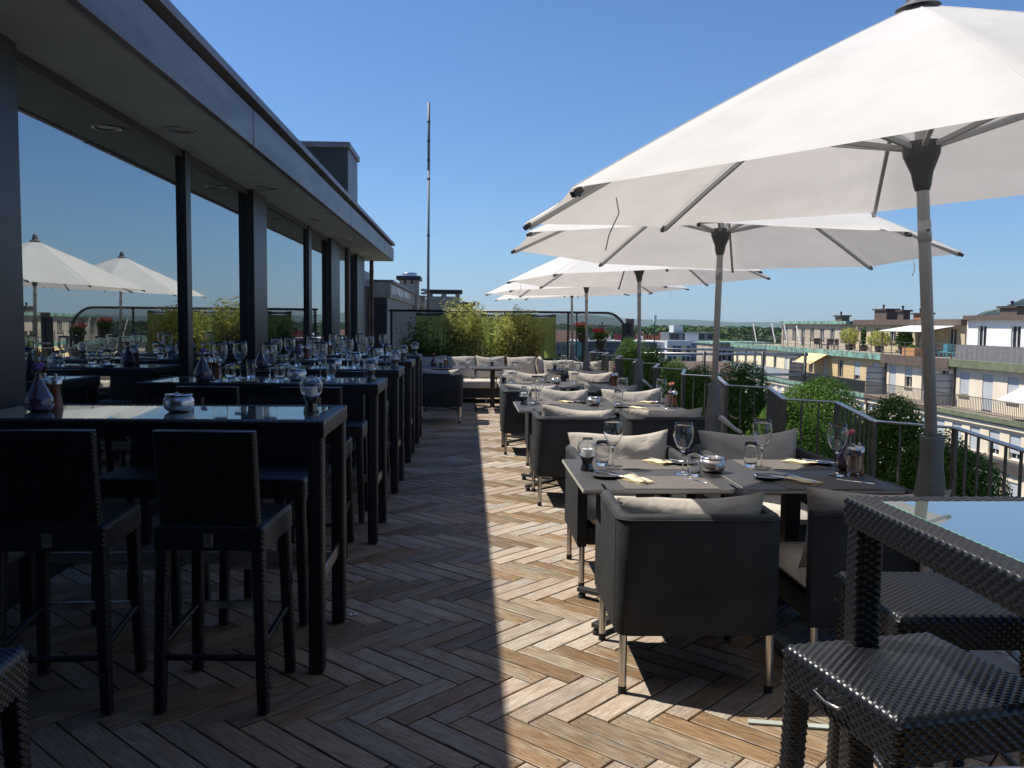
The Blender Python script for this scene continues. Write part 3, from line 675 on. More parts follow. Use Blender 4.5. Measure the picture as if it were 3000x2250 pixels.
# dark posts beside the arch
pp = empty('corner_post', (3.18, 16.9, 0), label='pair of tall dark corner posts beside the arched fence end', cat='post')
MB().box(-0.13, -0.03, -0.05, 0.05, 0, 1.54).box(-0.02, 0.05, -0.05, 0.05, 0, 1.54).build('dark_post', 'facade_dark', pp, bevel=0.006)
MB().box(-0.04, 0.12, 0.06, 0.14, 0, 1.63).build('wood_post', pm('grey_brown_post', (0.16, 0.12, 0.09), 0.7, 0, .2, 6), pp, bevel=0.006)

# flower pots
def flowerpot(x, y, z, label, seed):
    t = empty('flower_pot', (x, y, z), label=label, cat='flower pot', group='red-flowered pots on the far railing')
    MB().lathe([(0, 0), (0.075, 0), (0.11, 0.10), (0.115, 0.17), (0.103, 0.17), (0.098, 0.14), (0, 0.14)], 20).build('pot', 'darkpot', t, smooth=True, auto=40)
    leafball('leaves', 450, 0.17, 0.14, 0.12, 0.05, 'box_leaf', seed, t, 6).location = (0, 0, 0.26)
    leafball('red_flowers', 130, 0.18, 0.14, 0.06, 0.042, 'red', seed+1, t, 6).location = (-0.04, 0, 0.37)
    leafball('yellow_flowers', 60, 0.17, 0.13, 0.08, 0.04, 'yellow', seed+2, t, 5).location = (0.02, 0, 0.33)
    MB().bar((0, 0, -z+0.0), (0, 0, 0), 0.035, 0.035).build('stand', 'fence_black', t)
    return t
flowerpot(2.66, 17.1, 1.02, 'pot of red and yellow flowers under the fence arch', 41)
flowerpot(2.36, 17.6, 1.14, 'second red-flowered pot left of the one under the arch', 45)

# ---- pillows
def pillow_mesh(w_, h_, t_, seed, bend=0.0):
    rr = random.Random(seed); n = 26; V = []; F = []
    sides = []
    ph = [rr.random()*6 for _ in range(6)]
    for s_ in (1, -1):
        for i in range(n+1):
            for j in range(n+1):
                u = -1+2*i/n; v = -1+2*j/n
                e = (1-u*u)*(1-v*v); th = t_/2*(max(e, 0)**0.42)
                pin = 1 - 0.07*(1-abs(v)**2)*abs(u)**3 ; pin2 = 1 - 0.10*(1-abs(u)**2.0)*abs(v)**3
                x = u*w_/2*pin; z = v*h_/2*pin2
                wr = 0.006*math.sin(u*9+ph[0]+2*v)*abs(u)**2 + 0.005*math.sin(v*7+u*5+ph[1])*max(e, 0)
                wr += 0.010*math.sin(math.atan2(v, u)*9+ph[2])*(abs(u)*abs(v))**0.8*(e**.3 if e > 0 else 0)
                V.append((x, s_*(th+ (wr if e > 1e-4 else 0)) + bend*u*u*0.05, z + 0.012*math.sin(u*3+ph[3])*v*v))
    m_ = (n+1)*(n+1)
    for s_ in (0, 1):
        for i in range(n):
            for j in range(n):
                a = s_*m_+i*(n+1)+j; q = (a, a+1, a+n+2, a+n+1); F.append(q if s_ == 0 else q[::-1])
    mb = MB(); mb.v = V; mb.f = F; return mb
PIL = {}
def pillow(kind, loc, rz, tilt, label, group='lumbar pillows on the lounge chairs', roll_=0.0):
    if kind not in PIL:
        w_, h_, t_, seed = {'chair': (0.635, 0.39, 0.19, 3), 'chair2': (0.635, 0.39, 0.19, 8), 'sofa': (0.58, 0.46, 0.17, 5), 'sofa2': (0.58, 0.46, 0.17, 12)}[kind]
        o = pillow_mesh(w_, h_, t_, seed).build('pillow', 'pillow', smooth=True); PIL[kind] = o
    else: o = PIL[kind].copy(); col.objects.link(o)
    o.location = loc; o.rotation_euler = (tilt, roll_, rz); tag(o, label, 'pillow', group); return o

# ---- lounge chair: faces +Y, back at y = 0, origin back-left foot corner centred in x
def make_chair(left_arm=True):
    t = empty('lounge_chair'); t['category'] = 'chair'
    W, D, z0, z1, th, rc = 0.68, 0.68, 0.25, 0.75, 0.055, 0.065
    # outline of the U shell in plan (outer, then inner)
    out = []; inn = []
    hw = W/2
    def arc(cx_, cy_, r_, a0, a1, n=6): return [(cx_+r_*math.cos(R(a0+(a1-a0)*k_/n)), cy_+r_*math.sin(R(a0+(a1-a0)*k_/n))) for k_ in range(n+1)]
    ri = rc-th+0.01
    if left_arm:
        out = [(-hw, D)] + arc(-hw+rc, rc, rc, 180, 270) + arc(hw-rc, rc, rc, 270, 360) + [(hw, D)]
        inn = [(-hw+th, D)] + arc(-hw+th+ri, th+ri, ri, 180, 270) + arc(hw-th-ri, th+ri, ri, 270, 360) + [(hw-th, D)]
    else:
        out = [(-hw, 0.0)]*1 + [(-hw+0.01*k_, 0) for k_ in range(1, 7)] + arc(hw-rc, rc, rc, 270, 360) + [(hw, D)]
        inn = [(-hw, th)]*1 + [(-hw+0.01*k_, th) for k_ in range(1, 7)] + arc(hw-th-ri, th+ri, ri, 270, 360) + [(hw-th, D)]
    n = len(out)
    prof = [(0.10, z0), (0.0, z0+0.012), (0.0, z1-0.028), (0.05, z1-0.016), (0.16, z1-0.006), (0.35, z1), (0.65, z1), (0.84, z1-0.006), (0.95, z1-0.016), (1.0, z1-0.028), (1.0, z0+0.012), (0.9, z0)]
    V = []; F = []
    for i in range(n):
        for f_, z in prof:
            V.append((out[i][0]+(inn[i][0]-out[i][0])*f_, out[i][1]+(inn[i][1]-out[i][1])*f_, z))
    m_ = len(prof)
    for i in range(n-1):
        for j in range(m_-1): a = i*m_+j; F.append((a, a+m_, a+m_+1, a+1))
        F.append((i*m_+m_-1, (i+1)*m_+m_-1, (i+1)*m_, i*m_))
    F.append(tuple(range(m_))); F.append(tuple((n-1)*m_+j for j in range(m_-1, -1, -1)))
    mb = MB(); mb.v = V; mb.f = F
    mb.build('shell', 'shell', t, smooth=True, auto=50)
    MB().tube([(p_[0]*1.001, p_[1]-0.001, z1-0.021) for p_ in out], 0.0035, 6).build('piping', 'shell', t, smooth=True)
    MB().box(-hw+(th if left_arm else 0.012), hw-th, th*0.5, D-0.015, z0+0.005, 0.36).build('seat_box', 'shell', t, bevel=0.015)
    # seams along the corners
    for sx in ((-1, 1) if left_arm else (1,)):
        MB().bar((sx*(hw+0.0002), rc, z0+0.01), (sx*(hw+0.0002), rc, z1-0.02), 0.003, 0.005).build('seam', 'shell', t)
    x0 = -hw+(th if left_arm else -0.005)+0.004
    V = []; F = []; nu, nv = 16, 16
    cx_, wx = (x0+hw-th-0.004)/2, (hw-th-0.004-x0)/2; cy_, wy = (th+D+0.01)/2, (D+0.01-th)/2
    def se(u): return math.copysign(abs(math.sin(u*PI/2))**0.35, u)
    for s_ in (1, -1):
        for i in range(nu+1):
            for j in range(nv+1):
                u = -1+2*i/nu; v = -1+2*j/nv; e = max(0, (1-u**6)*(1-v**6))
                V.append((cx_+u*wx, cy_+v*wy, 0.41+s_*0.05*e**0.35+(0.008*(1-u*u)*(1-v*v) if s_ > 0 else 0)))
    m2 = (nu+1)*(nv+1)
    for s_ in (0, 1):
        for i in range(nu):
            for j in range(nv):
                a = s_*m2+i*(nv+1)+j; q = (a, a+nv+1, a+nv+2, a+1); F.append(q if s_ == 0 else q[::-1])
    mb = MB(); mb.v = V; mb.f = F; mb.build('seat_cushion', 'seat', t, smooth=True)
    for sx in (-1, 1):
        for y in (0.035, D-0.045):
            l = MB().lathe([(0.0, 0.03), (0.0165, 0.03), (0.0165, z0+0.01), (0, z0+0.01)], 14).build('leg', 'steel', t, smooth=True, auto=40)
            l.location = (sx*(hw-0.035), y, 0)
            MB().lathe([(0, 0), (0.018, 0), (0.018, 0.032), (0, 0.032)], 12).build('rubber_foot', 'rubber', l, smooth=True, auto=40)
    return t
chairA = make_chair(True); chairB = make_chair(False)
def chair(x, yb, face, label, proto=None, rz=0.0, kind='chair', plabel=None):
    """x centre, yb = y of the outer back face; face +1 looks away from the camera, -1 towards it"""
    if yb > 6: rz += R(rnd.uniform(-2, 2))
    o = inst(proto or chairA, None, (x, yb, 0), (0 if face > 0 else PI)+rz, label, 'charcoal lounge chairs')
    if plabel:
        c, s_ = math.cos((0 if face > 0 else PI)+rz), math.sin((0 if face > 0 else PI)+rz)
        ly = 0.165; zz = 0.625 if face > 0 else 0.655
        pillow(kind, (x - s_*ly + rnd.uniform(-.012, .012), yb + c*ly, zz + rnd.uniform(-.01, .01)), rz + R(rnd.uniform(-3.5, 3.5)), R(11 if face > 0 else -14), plabel, roll_=R(rnd.uniform(-3.5, 3.5)))
    return o
rown = ['nearest', 'second', 'third', 'fourth']
# rows: y of near chairs' backs, table y0, far chairs' backs
ROWS = [(3.375, 3.92, 5.46), (7.02, 7.51, 9.09), (9.80, 10.38, 12.02), (12.95, 13.52, 15.2)]
chair(0.95, 3.375, 1, 'charcoal chair with its back to the viewer, left side of the nearest table', plabel='half sunlit pillow in the nearest chair, seen over its back', rz=R(-1.0))
chair(1.785, 3.46, 1, 'charcoal chair with one open side, behind the right-hand wicker stools', chairB, plabel='shaded pillow behind the nearest umbrella crank housing', kind='chair2')
chair(0.967, 5.46, -1, 'charcoal chair facing the viewer behind the left half of the nearest dining table', plabel='pillow half in sun, half in umbrella shade behind the first wine glass')
chair(1.79, 5.46, -1, 'charcoal chair facing the viewer behind the right half of the nearest dining table', plabel='grey shaded pillow behind the right half of the nearest dining table', kind='chair2')
for k_ in (1, 2):
    yn, yt, yf = ROWS[k_]; nm = rown[k_]; dx = (0.91, 1.67) if k_ == 1 else (0.745, 1.66)
    chair(dx[0], yn, 1, 'charcoal chair with its back to the viewer, left near seat of the %s dining table' % nm, plabel='sunlit pillow over the left near chair back of the %s dining table' % nm, kind='chair2' if k_ == 1 else 'chair')
    chair(dx[1], yn, 1, 'charcoal chair with its back to the viewer, right near seat of the %s dining table' % nm, plabel='pillow over the right near chair back of the %s dining table' % nm)
    chair(dx[0]+0.04, yf, -1, 'charcoal chair facing the viewer, left far seat of the %s dining table' % nm, plabel='sunlit pillow of the left far seat at the %s dining table' % nm)
    chair(dx[1]+0.06, yf, -1, 'charcoal chair facing the viewer, right far seat of the %s dining table' % nm, plabel='grey pillow of the right far seat at the %s dining table' % nm, kind='chair2')
chair(1.80, 12.95, 1, 'charcoal chair with its back to the viewer at the farthest single table', plabel='grey pillow over the chair back at the farthest single table')
chair(-0.43, 12.88, 1, 'charcoal chair in the shade at the left sofa table', plabel='pillow in the shaded chair with one sunlit corner', kind='chair2')

# ---- dining table halves
def make_dtable():
    t = empty('dining_table'); t['category'] = 'table'
    MB().box(-0.383, 0.383, -0.45, 0.45, 0.729, 0.75).build('tabletop', 'tabletop', t, bevel=0.002)
    MB().box(-0.386, 0.386, -0.453, 0.453, 0.733, 0.746).build('edge_strip', 'table_edge', t)
    MB().box(-0.28, 0.28, -0.30, 0.30, 0.70, 0.728).build('top_plate', 'table_frame', t)
    MB().box(-0.04, 0.04, -0.04, 0.04, 0.05, 0.70).build('column', 'table_frame', t, bevel=0.004)
    for a in range(4):
        d = Vector((math.cos(R(45+90*a)), math.sin(R(45+90*a)), 0))
        l = MB().bar(Vector((0, 0, 0.055))+d*0.03, Vector((0, 0, 0.045))+d*0.42, 0.045, 0.024).build('base_arm', 'table_frame', t, bevel=0.003)
        MB().lathe([(0, 0), (0.022, 0), (0.022, 0.018), (0.01, 0.032), (0, 0.032)], 12, (d.x*0.40, d.y*0.40, 0)).build('foot', 'rubber', l, smooth=True, auto=40)
    return t
dt = make_dtable()
def dtable(x, y, label, rz=0): return inst(dt, None, (x, y, 0), rz, label, 'dark square-topped dining tables')
dtable(0.925, 4.37, 'left half of the nearest dining table, carrying the candle lantern'); dtable(1.70, 4.37, 'right half of the nearest dining table, carrying the vase and mills')
dtable(0.835, 7.96, 'left half of the second dining table from the viewer'); dtable(1.61, 7.96, 'right half of the second dining table from the viewer')
dtable(0.78, 10.84, 'left half of the third dining table from the viewer'); dtable(1.555, 10.84, 'right half of the third dining table from the viewer')
dtable(1.70, 13.98, 'farthest single dining table near the corner posts')
dtable(0.43, 14.95, 'small table in front of the far sofa, carrying only a lantern'); dtable(-0.45, 14.9, 'shaded small table in front of the left end of the sofa')

# ---- sofa along the fence
sf = empty('outdoor_sofa', (0.0, 16.2, 0), label='long beige-cushioned outdoor sofa along the bamboo', cat='sofa')
MB().box(-1.95, 1.45, 0.05, 0.95, 0.10, 0.27).build('frame', 'shell', sf, bevel=0.02)
MB().box(-1.95, 1.45, 0.80, 0.95, 0.27, 0.70).build('backrest', 'shell', sf, bevel=0.03)
for x in (-1.7, -0.6, 0.35, 1.3):
    MB().lathe([(0.018, 0), (0.018, 0.12)], 10).build('leg', 'steel', sf).location = (x, 0.12, 0)
xs = [-1.9, -1.08, -0.26, 0.56, 1.42]
for a_, b_ in zip(xs[:-1], xs[1:]):
    MB().box(a_+0.006, b_-0.006, 0.0, 0.80, 0.275, 0.425).build('seat_cushion', 'seat', sf, bevel=0.04, bseg=4, smooth=True, auto=60)
for i, x in enumerate((-1.3, -0.72, -0.14, 0.43, 1.05)):
    pillow('sofa' if i % 2 else 'sofa2', (x, 16.82, 0.645), R(rnd.uniform(-3, 3)), R(-14), ['back cushion at the shaded left end of the sofa', 'shaded back cushion behind the purple vase on the sofa', 'back cushion with a sun and shade edge behind the left sofa table', 'sunlit back cushion behind the lantern on the sofa', 'wide sunlit back cushion with leaf shadows on the sofa'][i], 'back cushions along the sofa', R(rnd.uniform(-2, 2)))
pillow('sofa', (1.40, 16.35, 0.66), R(80), R(-16), 'grey back cushion seen edge-on at the right corner of the sofa', 'back cushions along the sofa')
s2 = empty('outdoor_sofa', (1.95, 15.25, 0), label='short beige two-seat sofa facing the viewer behind the farthest single table', cat='sofa')
MB().box(-0.55, 0.55, 0.0, 0.80, 0.10, 0.27).build('frame', 'shell', s2, bevel=0.02)
MB().box(-0.55, 0.55, 0.68, 0.82, 0.27, 0.68).build('backrest', 'shell', s2, bevel=0.03)
for a_, b_ in ((-0.54, 0.0), (0.0, 0.54)): MB().box(a_+0.005, b_-0.005, -0.02, 0.68, 0.275, 0.425).build('seat_cushion', 'seat', s2, bevel=0.04, bseg=4, smooth=True, auto=60)
pillow('sofa2', (1.68, 15.78, 0.63), 0, R(-14), 'left sunlit back cushion of the short sofa', 'back cushions of the short sofa'); pillow('sofa', (2.22, 15.78, 0.61), 0, R(-14), 'right back cushion of the short sofa, partly behind an umbrella pole', 'back cushions of the short sofa')

# ================================================================== UMBRELLAS
UMB = [ # rim centre x,y,z, radius, phase, tilt x,y, sleeve x
 (1.836, 3.435, 2.088, 1.685, -0.342, 0.088, 0.030, 1.925),
 (1.910, 6.491, 2.069, 1.670, -0.360, -0.027, -0.012, 1.895),
 (2.138, 10.718, 2.068, 1.660, -0.018, 0.027, -0.019, 2.161),
 (1.922, 13.967, 2.036, 1.655, -0.123, 0.034, -0.008, 1.943),
 (2.170, 18.0, 2.076, 1.642, -0.208, 0.052, 0.014, 2.20)]
UL = ['nearest big off-white umbrella, filling the upper right of the view', 'second off-white umbrella from the viewer', 'third off-white umbrella from the viewer', 'fourth off-white umbrella from the viewer', 'farthest off-white umbrella, in front of the chain-link fence']
for ui, (cx_, cy_, cz, Rr, ph, tx, ty, sx_) in enumerate(UMB):
    t = empty('parasol', (sx_, cy_, 0), label=UL[ui], cat='umbrella', group='off-white umbrellas along the railing')
    # pole frame: leaning from sleeve to hub
    nrm = Vector((-tx, -ty, 1)).normalized()
    ex = Vector((1, 0, tx)).normalized(); ex = (ex - nrm*ex.dot(nrm)).normalized(); ey = nrm.cross(ex)
    C0 = Vector((cx_-sx_, 0, cz)); H = 0.70
    top = C0 + nrm*H; hub = C0+nrm*0.125
    def P3(a, rr_, zz): return C0 + ex*(rr_*math.cos(a)) + ey*(rr_*math.sin(a)) + nrm*zz
    # canopy
    V = []; F = []; nr, ns = 14, 10; tot = 8*ns
    for i in range(nr+1):
        f_ = 0.025+0.975*i/nr
        for k_ in range(tot):
            q = (k_ % ns)/ns; a0 = ph+(k_//ns)*PI/4
            A = (math.cos(a0), math.sin(a0)); B = (math.cos(a0+PI/4), math.sin(a0+PI/4))
            x = A[0]+(B[0]-A[0])*q; y = A[1]+(B[1]-A[1])*q; l = math.hypot(x, y)
            sg = 4*q*(1-q)
            edge = 1 - 0.022*sg*(i/nr)**3
            z = H*(1-f_)*(1+0.10*f_) - 0.030*sg*math.sin(PI*min(1, f_*1.02))*f_
            p = C0+ex*(x*f_*Rr*edge)+ey*(y*f_*Rr*edge)+nrm*(z+0.012)
            V.append(p)
    for i in range(nr):
        for k_ in range(tot): F.append((i*tot+k_, i*tot+(k_+1) % tot, (i+1)*tot+(k_+1) % tot, (i+1)*tot+k_))
    mb = MB(); mb.v = [tuple(v) for v in V]; mb.f = F; cn = mb.build('canopy', 'canvas', t, smooth=True)
    # mark rib lines sharp
    for k_ in range(8):
        a = ph+k_*PI/4
        pts_ = [P3(a, Rr*f_, H*(1-f_)*(1+0.10*f_)+0.0125) for f_ in (0.03, .14, .25, .37, .5, .62, .75, .87, 0.995)]
        MB().tube(pts_, 0.0022, 5).build('seam', 'canvas', cn)
        pr = [P3(a, Rr*f_, H*(1-f_)*(1+0.10*f_)-0.018) for f_ in (0.04, .25, .5, .75, 0.985)]
        mb = MB()
        for q0, q1 in zip(pr[:-1], pr[1:]): mb.bar(q0, q1, 0.018, 0.020, up=nrm)
        rb = mb.build('rib', 'alu', t)
        e0, e1 = P3(a, Rr*0.978, H*0.022*(1.09)-0.008), P3(a, Rr*1.0, -0.010)
        MB().bar(e0, e1, 0.022, 0.022, up=nrm).build('tip_cap', 'dark_plastic', rb, bevel=0.004)
        fa = 0.50; mid = P3(a, Rr*fa, H*(1-fa)*(1+0.1*fa)-0.02); st_ = P3(a, 0.065, 0.16)
        MB().bar(st_, mid, 0.018, 0.022, up=nrm).build('strut', 'alu', t, bevel=0.003)
    mx_ = Matrix((ex, ey, nrm)).transposed().to_4x4(); mx_.translation = hub
    MB().lathe([(0.028, -0.14), (0.034, -0.12), (0.042, -0.07), (0.062, -0.02), (0.07, 0.0), (0.073, 0.02), (0.07, 0.055), (0.045, 0.06), (0.028, 0.06)], 20, m=mx_).build('hub', 'dark_plastic', t, smooth=True, auto=50)
    m2_ = Matrix((ex, ey, nrm)).transposed().to_4x4(); m2_.translation = top
    MB().lathe([(0.085, 0.0), (0.055, 0.018), (0.045, 0.025), (0.040, 0.07), (0.032, 0.10), (0.016, 0.115), (0, 0.118)], 20, m=m2_).build('top_cap', 'dark_plastic', t, smooth=True, auto=40)
    sl_top = Vector((0, 0, 1.07))
    MB().tube([Vector((0, 0, 0.06)), sl_top], 0.025, 16).build('lower_pole', 'alu', t, smooth=True)
    MB().tube([sl_top-Vector((0, 0, 0.05)), hub, top], 0.024, 16).build('pole', 'alu', t, smooth=True)
    dd = (hub-sl_top).normalized(); j0 = sl_top+dd*0.80
    MB().tube([j0, j0+dd*0.085], 0.0262, 16).build('pole_joint', 'alu', t, smooth=True)
    MB().lathe([(0, 0), (0.006, 0), (0.006, 0.003), (0, 0.003)], 10, m=Matrix.Translation(j0+dd*0.045+Vector((0, -0.0262, 0))) @ Matrix.Rotation(R(90), 4, 'X')).build('screw', 'dark_plastic', t)
    # crank housing, softly waisted square tube
    lv = [(1.07, .041), (1.062, .044), (1.0, .041), (0.94, .044), (0.86, .053), (0.80, .056), (0.72, .054), (0.64, .044), (0.60, .038), (0.595, .034)]
    V = []; F = []
    for z, h_ in lv:
        for k_ in range(16):
            a = 2*PI*(k_+.5)/16; c_, s_ = math.cos(a), math.sin(a); q = (abs(c_)**5+abs(s_)**5)**(-1/5); V.append((c_*q*h_, s_*q*h_*0.85, z))
    for i in range(len(lv)-1):
        for k_ in range(16): F.append((i*16+k_, (i+1)*16+k_, (i+1)*16+(k_+1) % 16, i*16+(k_+1) % 16))
    F.append(tuple(range(16))); F.append(tuple((len(lv)-1)*16+k_ for k_ in range(15, -1, -1)))
    mb = MB(); mb.v = V; mb.f = F; hs = mb.build('crank_housing', 'sleeve', t, smooth=True, auto=50); hs.rotation_euler = (0, 0, R(14))
    ck = MB().tube([(0.03, -0.058, 0.815), (0.045, -0.078, 0.81), (0.135, -0.10, 0.735), (0.17, -0.105, 0.715)], [0.022, 0.021, 0.014, 0.013], 12).build('crank_handle', 'alu', t, smooth=True)
    MB().lathe([(0, 0), (0.014, 0), (0.014, 0.05), (0, 0.055)], 12, m=Matrix.Translation((0.17, -0.10, 0.715)) @ Matrix.Rotation(R(90), 4, 'X')).build('crank_knob', 'alu', ck, smooth=True, auto=40)
    bs = MB()
    for a_, b_ in ((-0.47, -0.005), (0.005, 0.47)):
        for c_, d_ in ((-0.47, -0.005), (0.005, 0.47)): bs.box(a_, b_, c_, d_, 0.006, 0.056)
    bs.build('base_slabs', 'granite', t, bevel=0.004)
    MB().lathe([(0.055, 0.056), (0.055, 0.07), (0.034, 0.08), (0.034, 0.30), (0.026, 0.30)], 16).build('base_tube', 'alu', t, smooth=True, auto=40)
    if ui in (0, 2):
        a = ph+(5 if ui == 0 else 4)*PI/4; p = P3(a, Rr*0.9, -0.02)
        MB().tube([p, p+Vector((0.01, 0, -0.05)), p+Vector((-0.02, 0.01, -0.12)), p+Vector((-0.03, 0.01, -0.17))], 0.0022, 6).build('tie_strap', 'canvas', t)
    if ui in (1, 3, 4):
        a = ph+0.5*PI/4; p = P3(a, Rr*0.925, 0.0)
        MB().tube([p, p+Vector((0.01, 0, -0.05)), p+Vector((0.0, 0.01, -0.11))], 0.003, 6).build('tie_strap', 'canvas', t)

# ================================================================== WICKER BAR TABLES AND STOOLS
def make_bartable():
    """length 1.6 along x, depth 0.70 along y, height 1.10, origin centre of the footprint"""
    t = empty('bar_table'); t['category'] = 'bar table'; L, D = 1.6, 0.70; w_ = 0.066; h_ = 0.072; zc = 1.10-h_/2
    for s_ in (-1, 1):
        wicker_bar('long_apron', (-L/2, s_*(D/2-w_/2), zc), (L/2, s_*(D/2-w_/2), zc), w_, h_, t, mode='run', pitch=0.0108, cell=0.026, amp=0.0036)
        wicker_bar('short_apron', (s_*(L/2-w_/2), -D/2+w_, zc-0.001), (s_*(L/2-w_/2), D/2-w_, zc-0.001), w_, h_, t, mode='run', pitch=0.0108, cell=0.026, amp=0.0036)
    for x in (-1, 1):
        for y in (-1, 1):
            l = wicker_bar('leg', (0, 0, 0.012), (0, 0, 1.03), 0.066, 0.066, t, mode='wrap', pitch=0.0094, cell=0.030, amp=0.0040, up=(0, 1, 0))
            l.location = (x*(L/2-0.038), y*(D/2-0.038), 0)
            f = MB().lathe([(0, 0), (0.026, 0), (0.026, 0.014), (0, 0.014)], 12).build('foot_cap', 'rubber', l)
    MB().box(-L/2+w_-0.004, L/2-w_+0.004, -D/2+w_-0.004, D/2-w_+0.004, 1.090, 1.0985).build('glass_top', 'table_glass', t)
    e = MB()
    for a in (((-L/2+w_), (L/2-w_), -D/2+w_-0.0035, -D/2+w_-0.0005), ((-L/2+w_), (L/2-w_), D/2-w_+0.0005, D/2-w_+0.0035)): e.box(a[0], a[1], a[2], a[3], 1.0915, 1.0992)
    e.build('glass_edge', 'glass_edge', t)
    for s_ in (-1, 1):
        MB().bar((s_*(L/2-0.038), -D/2+0.06, 0.385), (s_*(L/2-0.038), D/2-0.06, 0.385), 0.012, 0.055).build('footrest', 'steel', t, bevel=0.003)
    MB().bar((-L/2+0.07, D/2-0.05, 0.34), (L/2-0.07, D/2-0.05, 0.34), 0.012, 0.055).build('footrest', 'steel', t, bevel=0.003)
    return t
bt = make_bartable()
bx = -0.605-0.8
BY = [3.97, 6.14, 7.88, 9.56, 11.08]
on = ['nearest', 'second', 'third', 'fourth', 'farthest']
for i, y in enumerate(BY):
    inst(bt, None, (bx, y, 0), 0, '%s of the five black wicker bar tables along the glass front' % on[i], 'black wicker bar tables')
inst(bt, None, (0.94+0.35, 2.065-0.8, 0), PI/2, 'black wicker bar table with pale glass at the right picture edge', 'black wicker bar tables')

def make_stool(back):
    t = empty('bar_stool' ); t['category'] = 'bar stool'
    W = 0.425; zs = 0.74
    wicker_pad('seat', W, W, 0.095, zs-0.0475, t)
    for x in (-1, 1):
        for y in (-1, 1):
            nm = 'leg'
            l = wicker_bar(nm, (x*(W/2-0.03), y*(W/2-0.03), zs-0.09), (x*(W/2-0.012), y*(W/2-0.012), 0.01), 0.05, 0.05, t, mode='wrap', pitch=0.0098, cell=0.028, amp=0.004, up=(0, 1, 0), taper=0.82)
    q = W/2-0.02
    wicker_bar('stretcher', (-q, -q, 0.22), (q, -q, 0.22), 0.024, 0.024, t, mode='wrap', r_=0.009, amp=0.002)
    for s_ in (-1, 1): wicker_bar('stretcher', (s_*q, -q, 0.26), (s_*q, q, 0.30), 0.024, 0.024, t, mode='wrap', r_=0.009, amp=0.002)
    MB().bar((-q, q, 0.30), (q, q, 0.30), 0.010, 0.034).build('footrest', 'steel_bright', t, bevel=0.002)
    if back:
        # seat faces +y, back panel on the -y side, slightly reclined
        wicker_bar('backrest', (0, -W/2+0.03, zs-0.02), (0, -W/2-0.02, zs+0.365), 0.385, 0.038, t, mode='wrap', r_=0.016, pitch=0.0085, cell=0.028, amp=0.003, up=(0, 1, 0.14))
        mb = MB().box(-0.018, 0.018, -W/2-0.004, -W/2-0.001, zs-0.082, zs-0.028); pl = mb.build('metal_plate', 'steel', t, bevel=0.002)
        mb = MB()
        for z in (zs-0.034, zs-0.076): mb.lathe([(0, 0), (0.004, 0), (0.004, 0.002), (0, 0.003)], 8, m=Matrix.Translation((0, -W/2-0.004, z)) @ Matrix.Rotation(R(90), 4, 'X'))
        mb.build('rivets', 'steel_bright', pl)
    else:
        mb = MB(); x = -W/2-0.012
        mb.tube([(x+0.006, -0.05, zs-0.045), (x-0.006, -0.045, zs-0.047), (x-0.008, 0, zs-0.052), (x-0.006, 0.045, zs-0.047), (x+0.006, 0.05, zs-0.045)], 0.0035, 6)
        mb.build('wire_loop', 'steel_bright', t, smooth=True)
    return t
st_plain = make_stool(False); st_back = make_stool(True)
G2 = 'black wicker bar stools'
inst(st_plain, None, (1.025, 1.855, 0), R(11), 'backless wicker stool half in sun at the lower right corner', G2)
inst(st_plain, None, (1.385, 2.42, 0), R(-2), 'backless wicker stool in shade behind the right bar table leg', G2)
inst(st_plain, None, (-1.24, 1.83, 0), R(4), 'stool seat corner cut off at the lower left picture edge', G2)
for i, y in enumerate(BY):
    for j, x in enumerate((-1.02, -1.64)):
        side = ['right', 'left'][j]
        inst(st_back, None, (x+(0.03 if i else 0.05), y-0.50, 0), R([3, -2, 4, -3, 2][i]*(1 if j else -1)), 'high-backed wicker stool, %s near side of the %s wicker bar table' % (side, on[i]), G2)
        inst(st_back, None, (x+0.02, y+0.47, 0), PI+R([-3, 2, 1, 3, -2][i]), 'high-backed wicker stool, %s far side of the %s wicker bar table' % (side, on[i]), G2)

# ================================================================== TABLEWARE
def make_wineglass():
    t = empty('wine_glass'); t['category'] = 'wine glass'
    bowl = [(0.0035, 0.100), (0.012, 0.108), (0.026, 0.128), (0.037, 0.152), (0.0415, 0.175), (0.041, 0.198), (0.0375, 0.222), (0.0338, 0.240)]
    inner = [(r_-0.0011, z+0.0002) for r_, z in bowl[1:]][::-1] + [(0.0, 0.1075)]
    MB().lathe([(0.0, 0.099)]+bowl+inner, 32).build('bowl', 'glass', t, smooth=True)
    MB().lathe([(0.0, 0.0), (0.037, 0.0), (0.0375, 0.0015), (0.02, 0.004), (0.006, 0.009), (0.0036, 0.02), (0.0032, 0.06), (0.0034, 0.0985), (0, 0.0985)], 28).build('stem', 'glass', t, smooth=True)
    return t
def make_tumbler():
    t = empty('tumbler'); t['category'] = 'water glass'
    o_ = [(0.026, 0.0), (0.0285, 0.003), (0.0325, 0.03), (0.0345, 0.06), (0.0335, 0.09), (0.0305, 0.115)]
    i_ = [(r_-0.0013, z) for r_, z in o_[2:]][::-1] + [(0.0275, 0.016), (0.0, 0.0125)]
    MB().lathe([(0, 0)]+o_+i_, 32).build('body', 'glass', t, smooth=True)
    return t
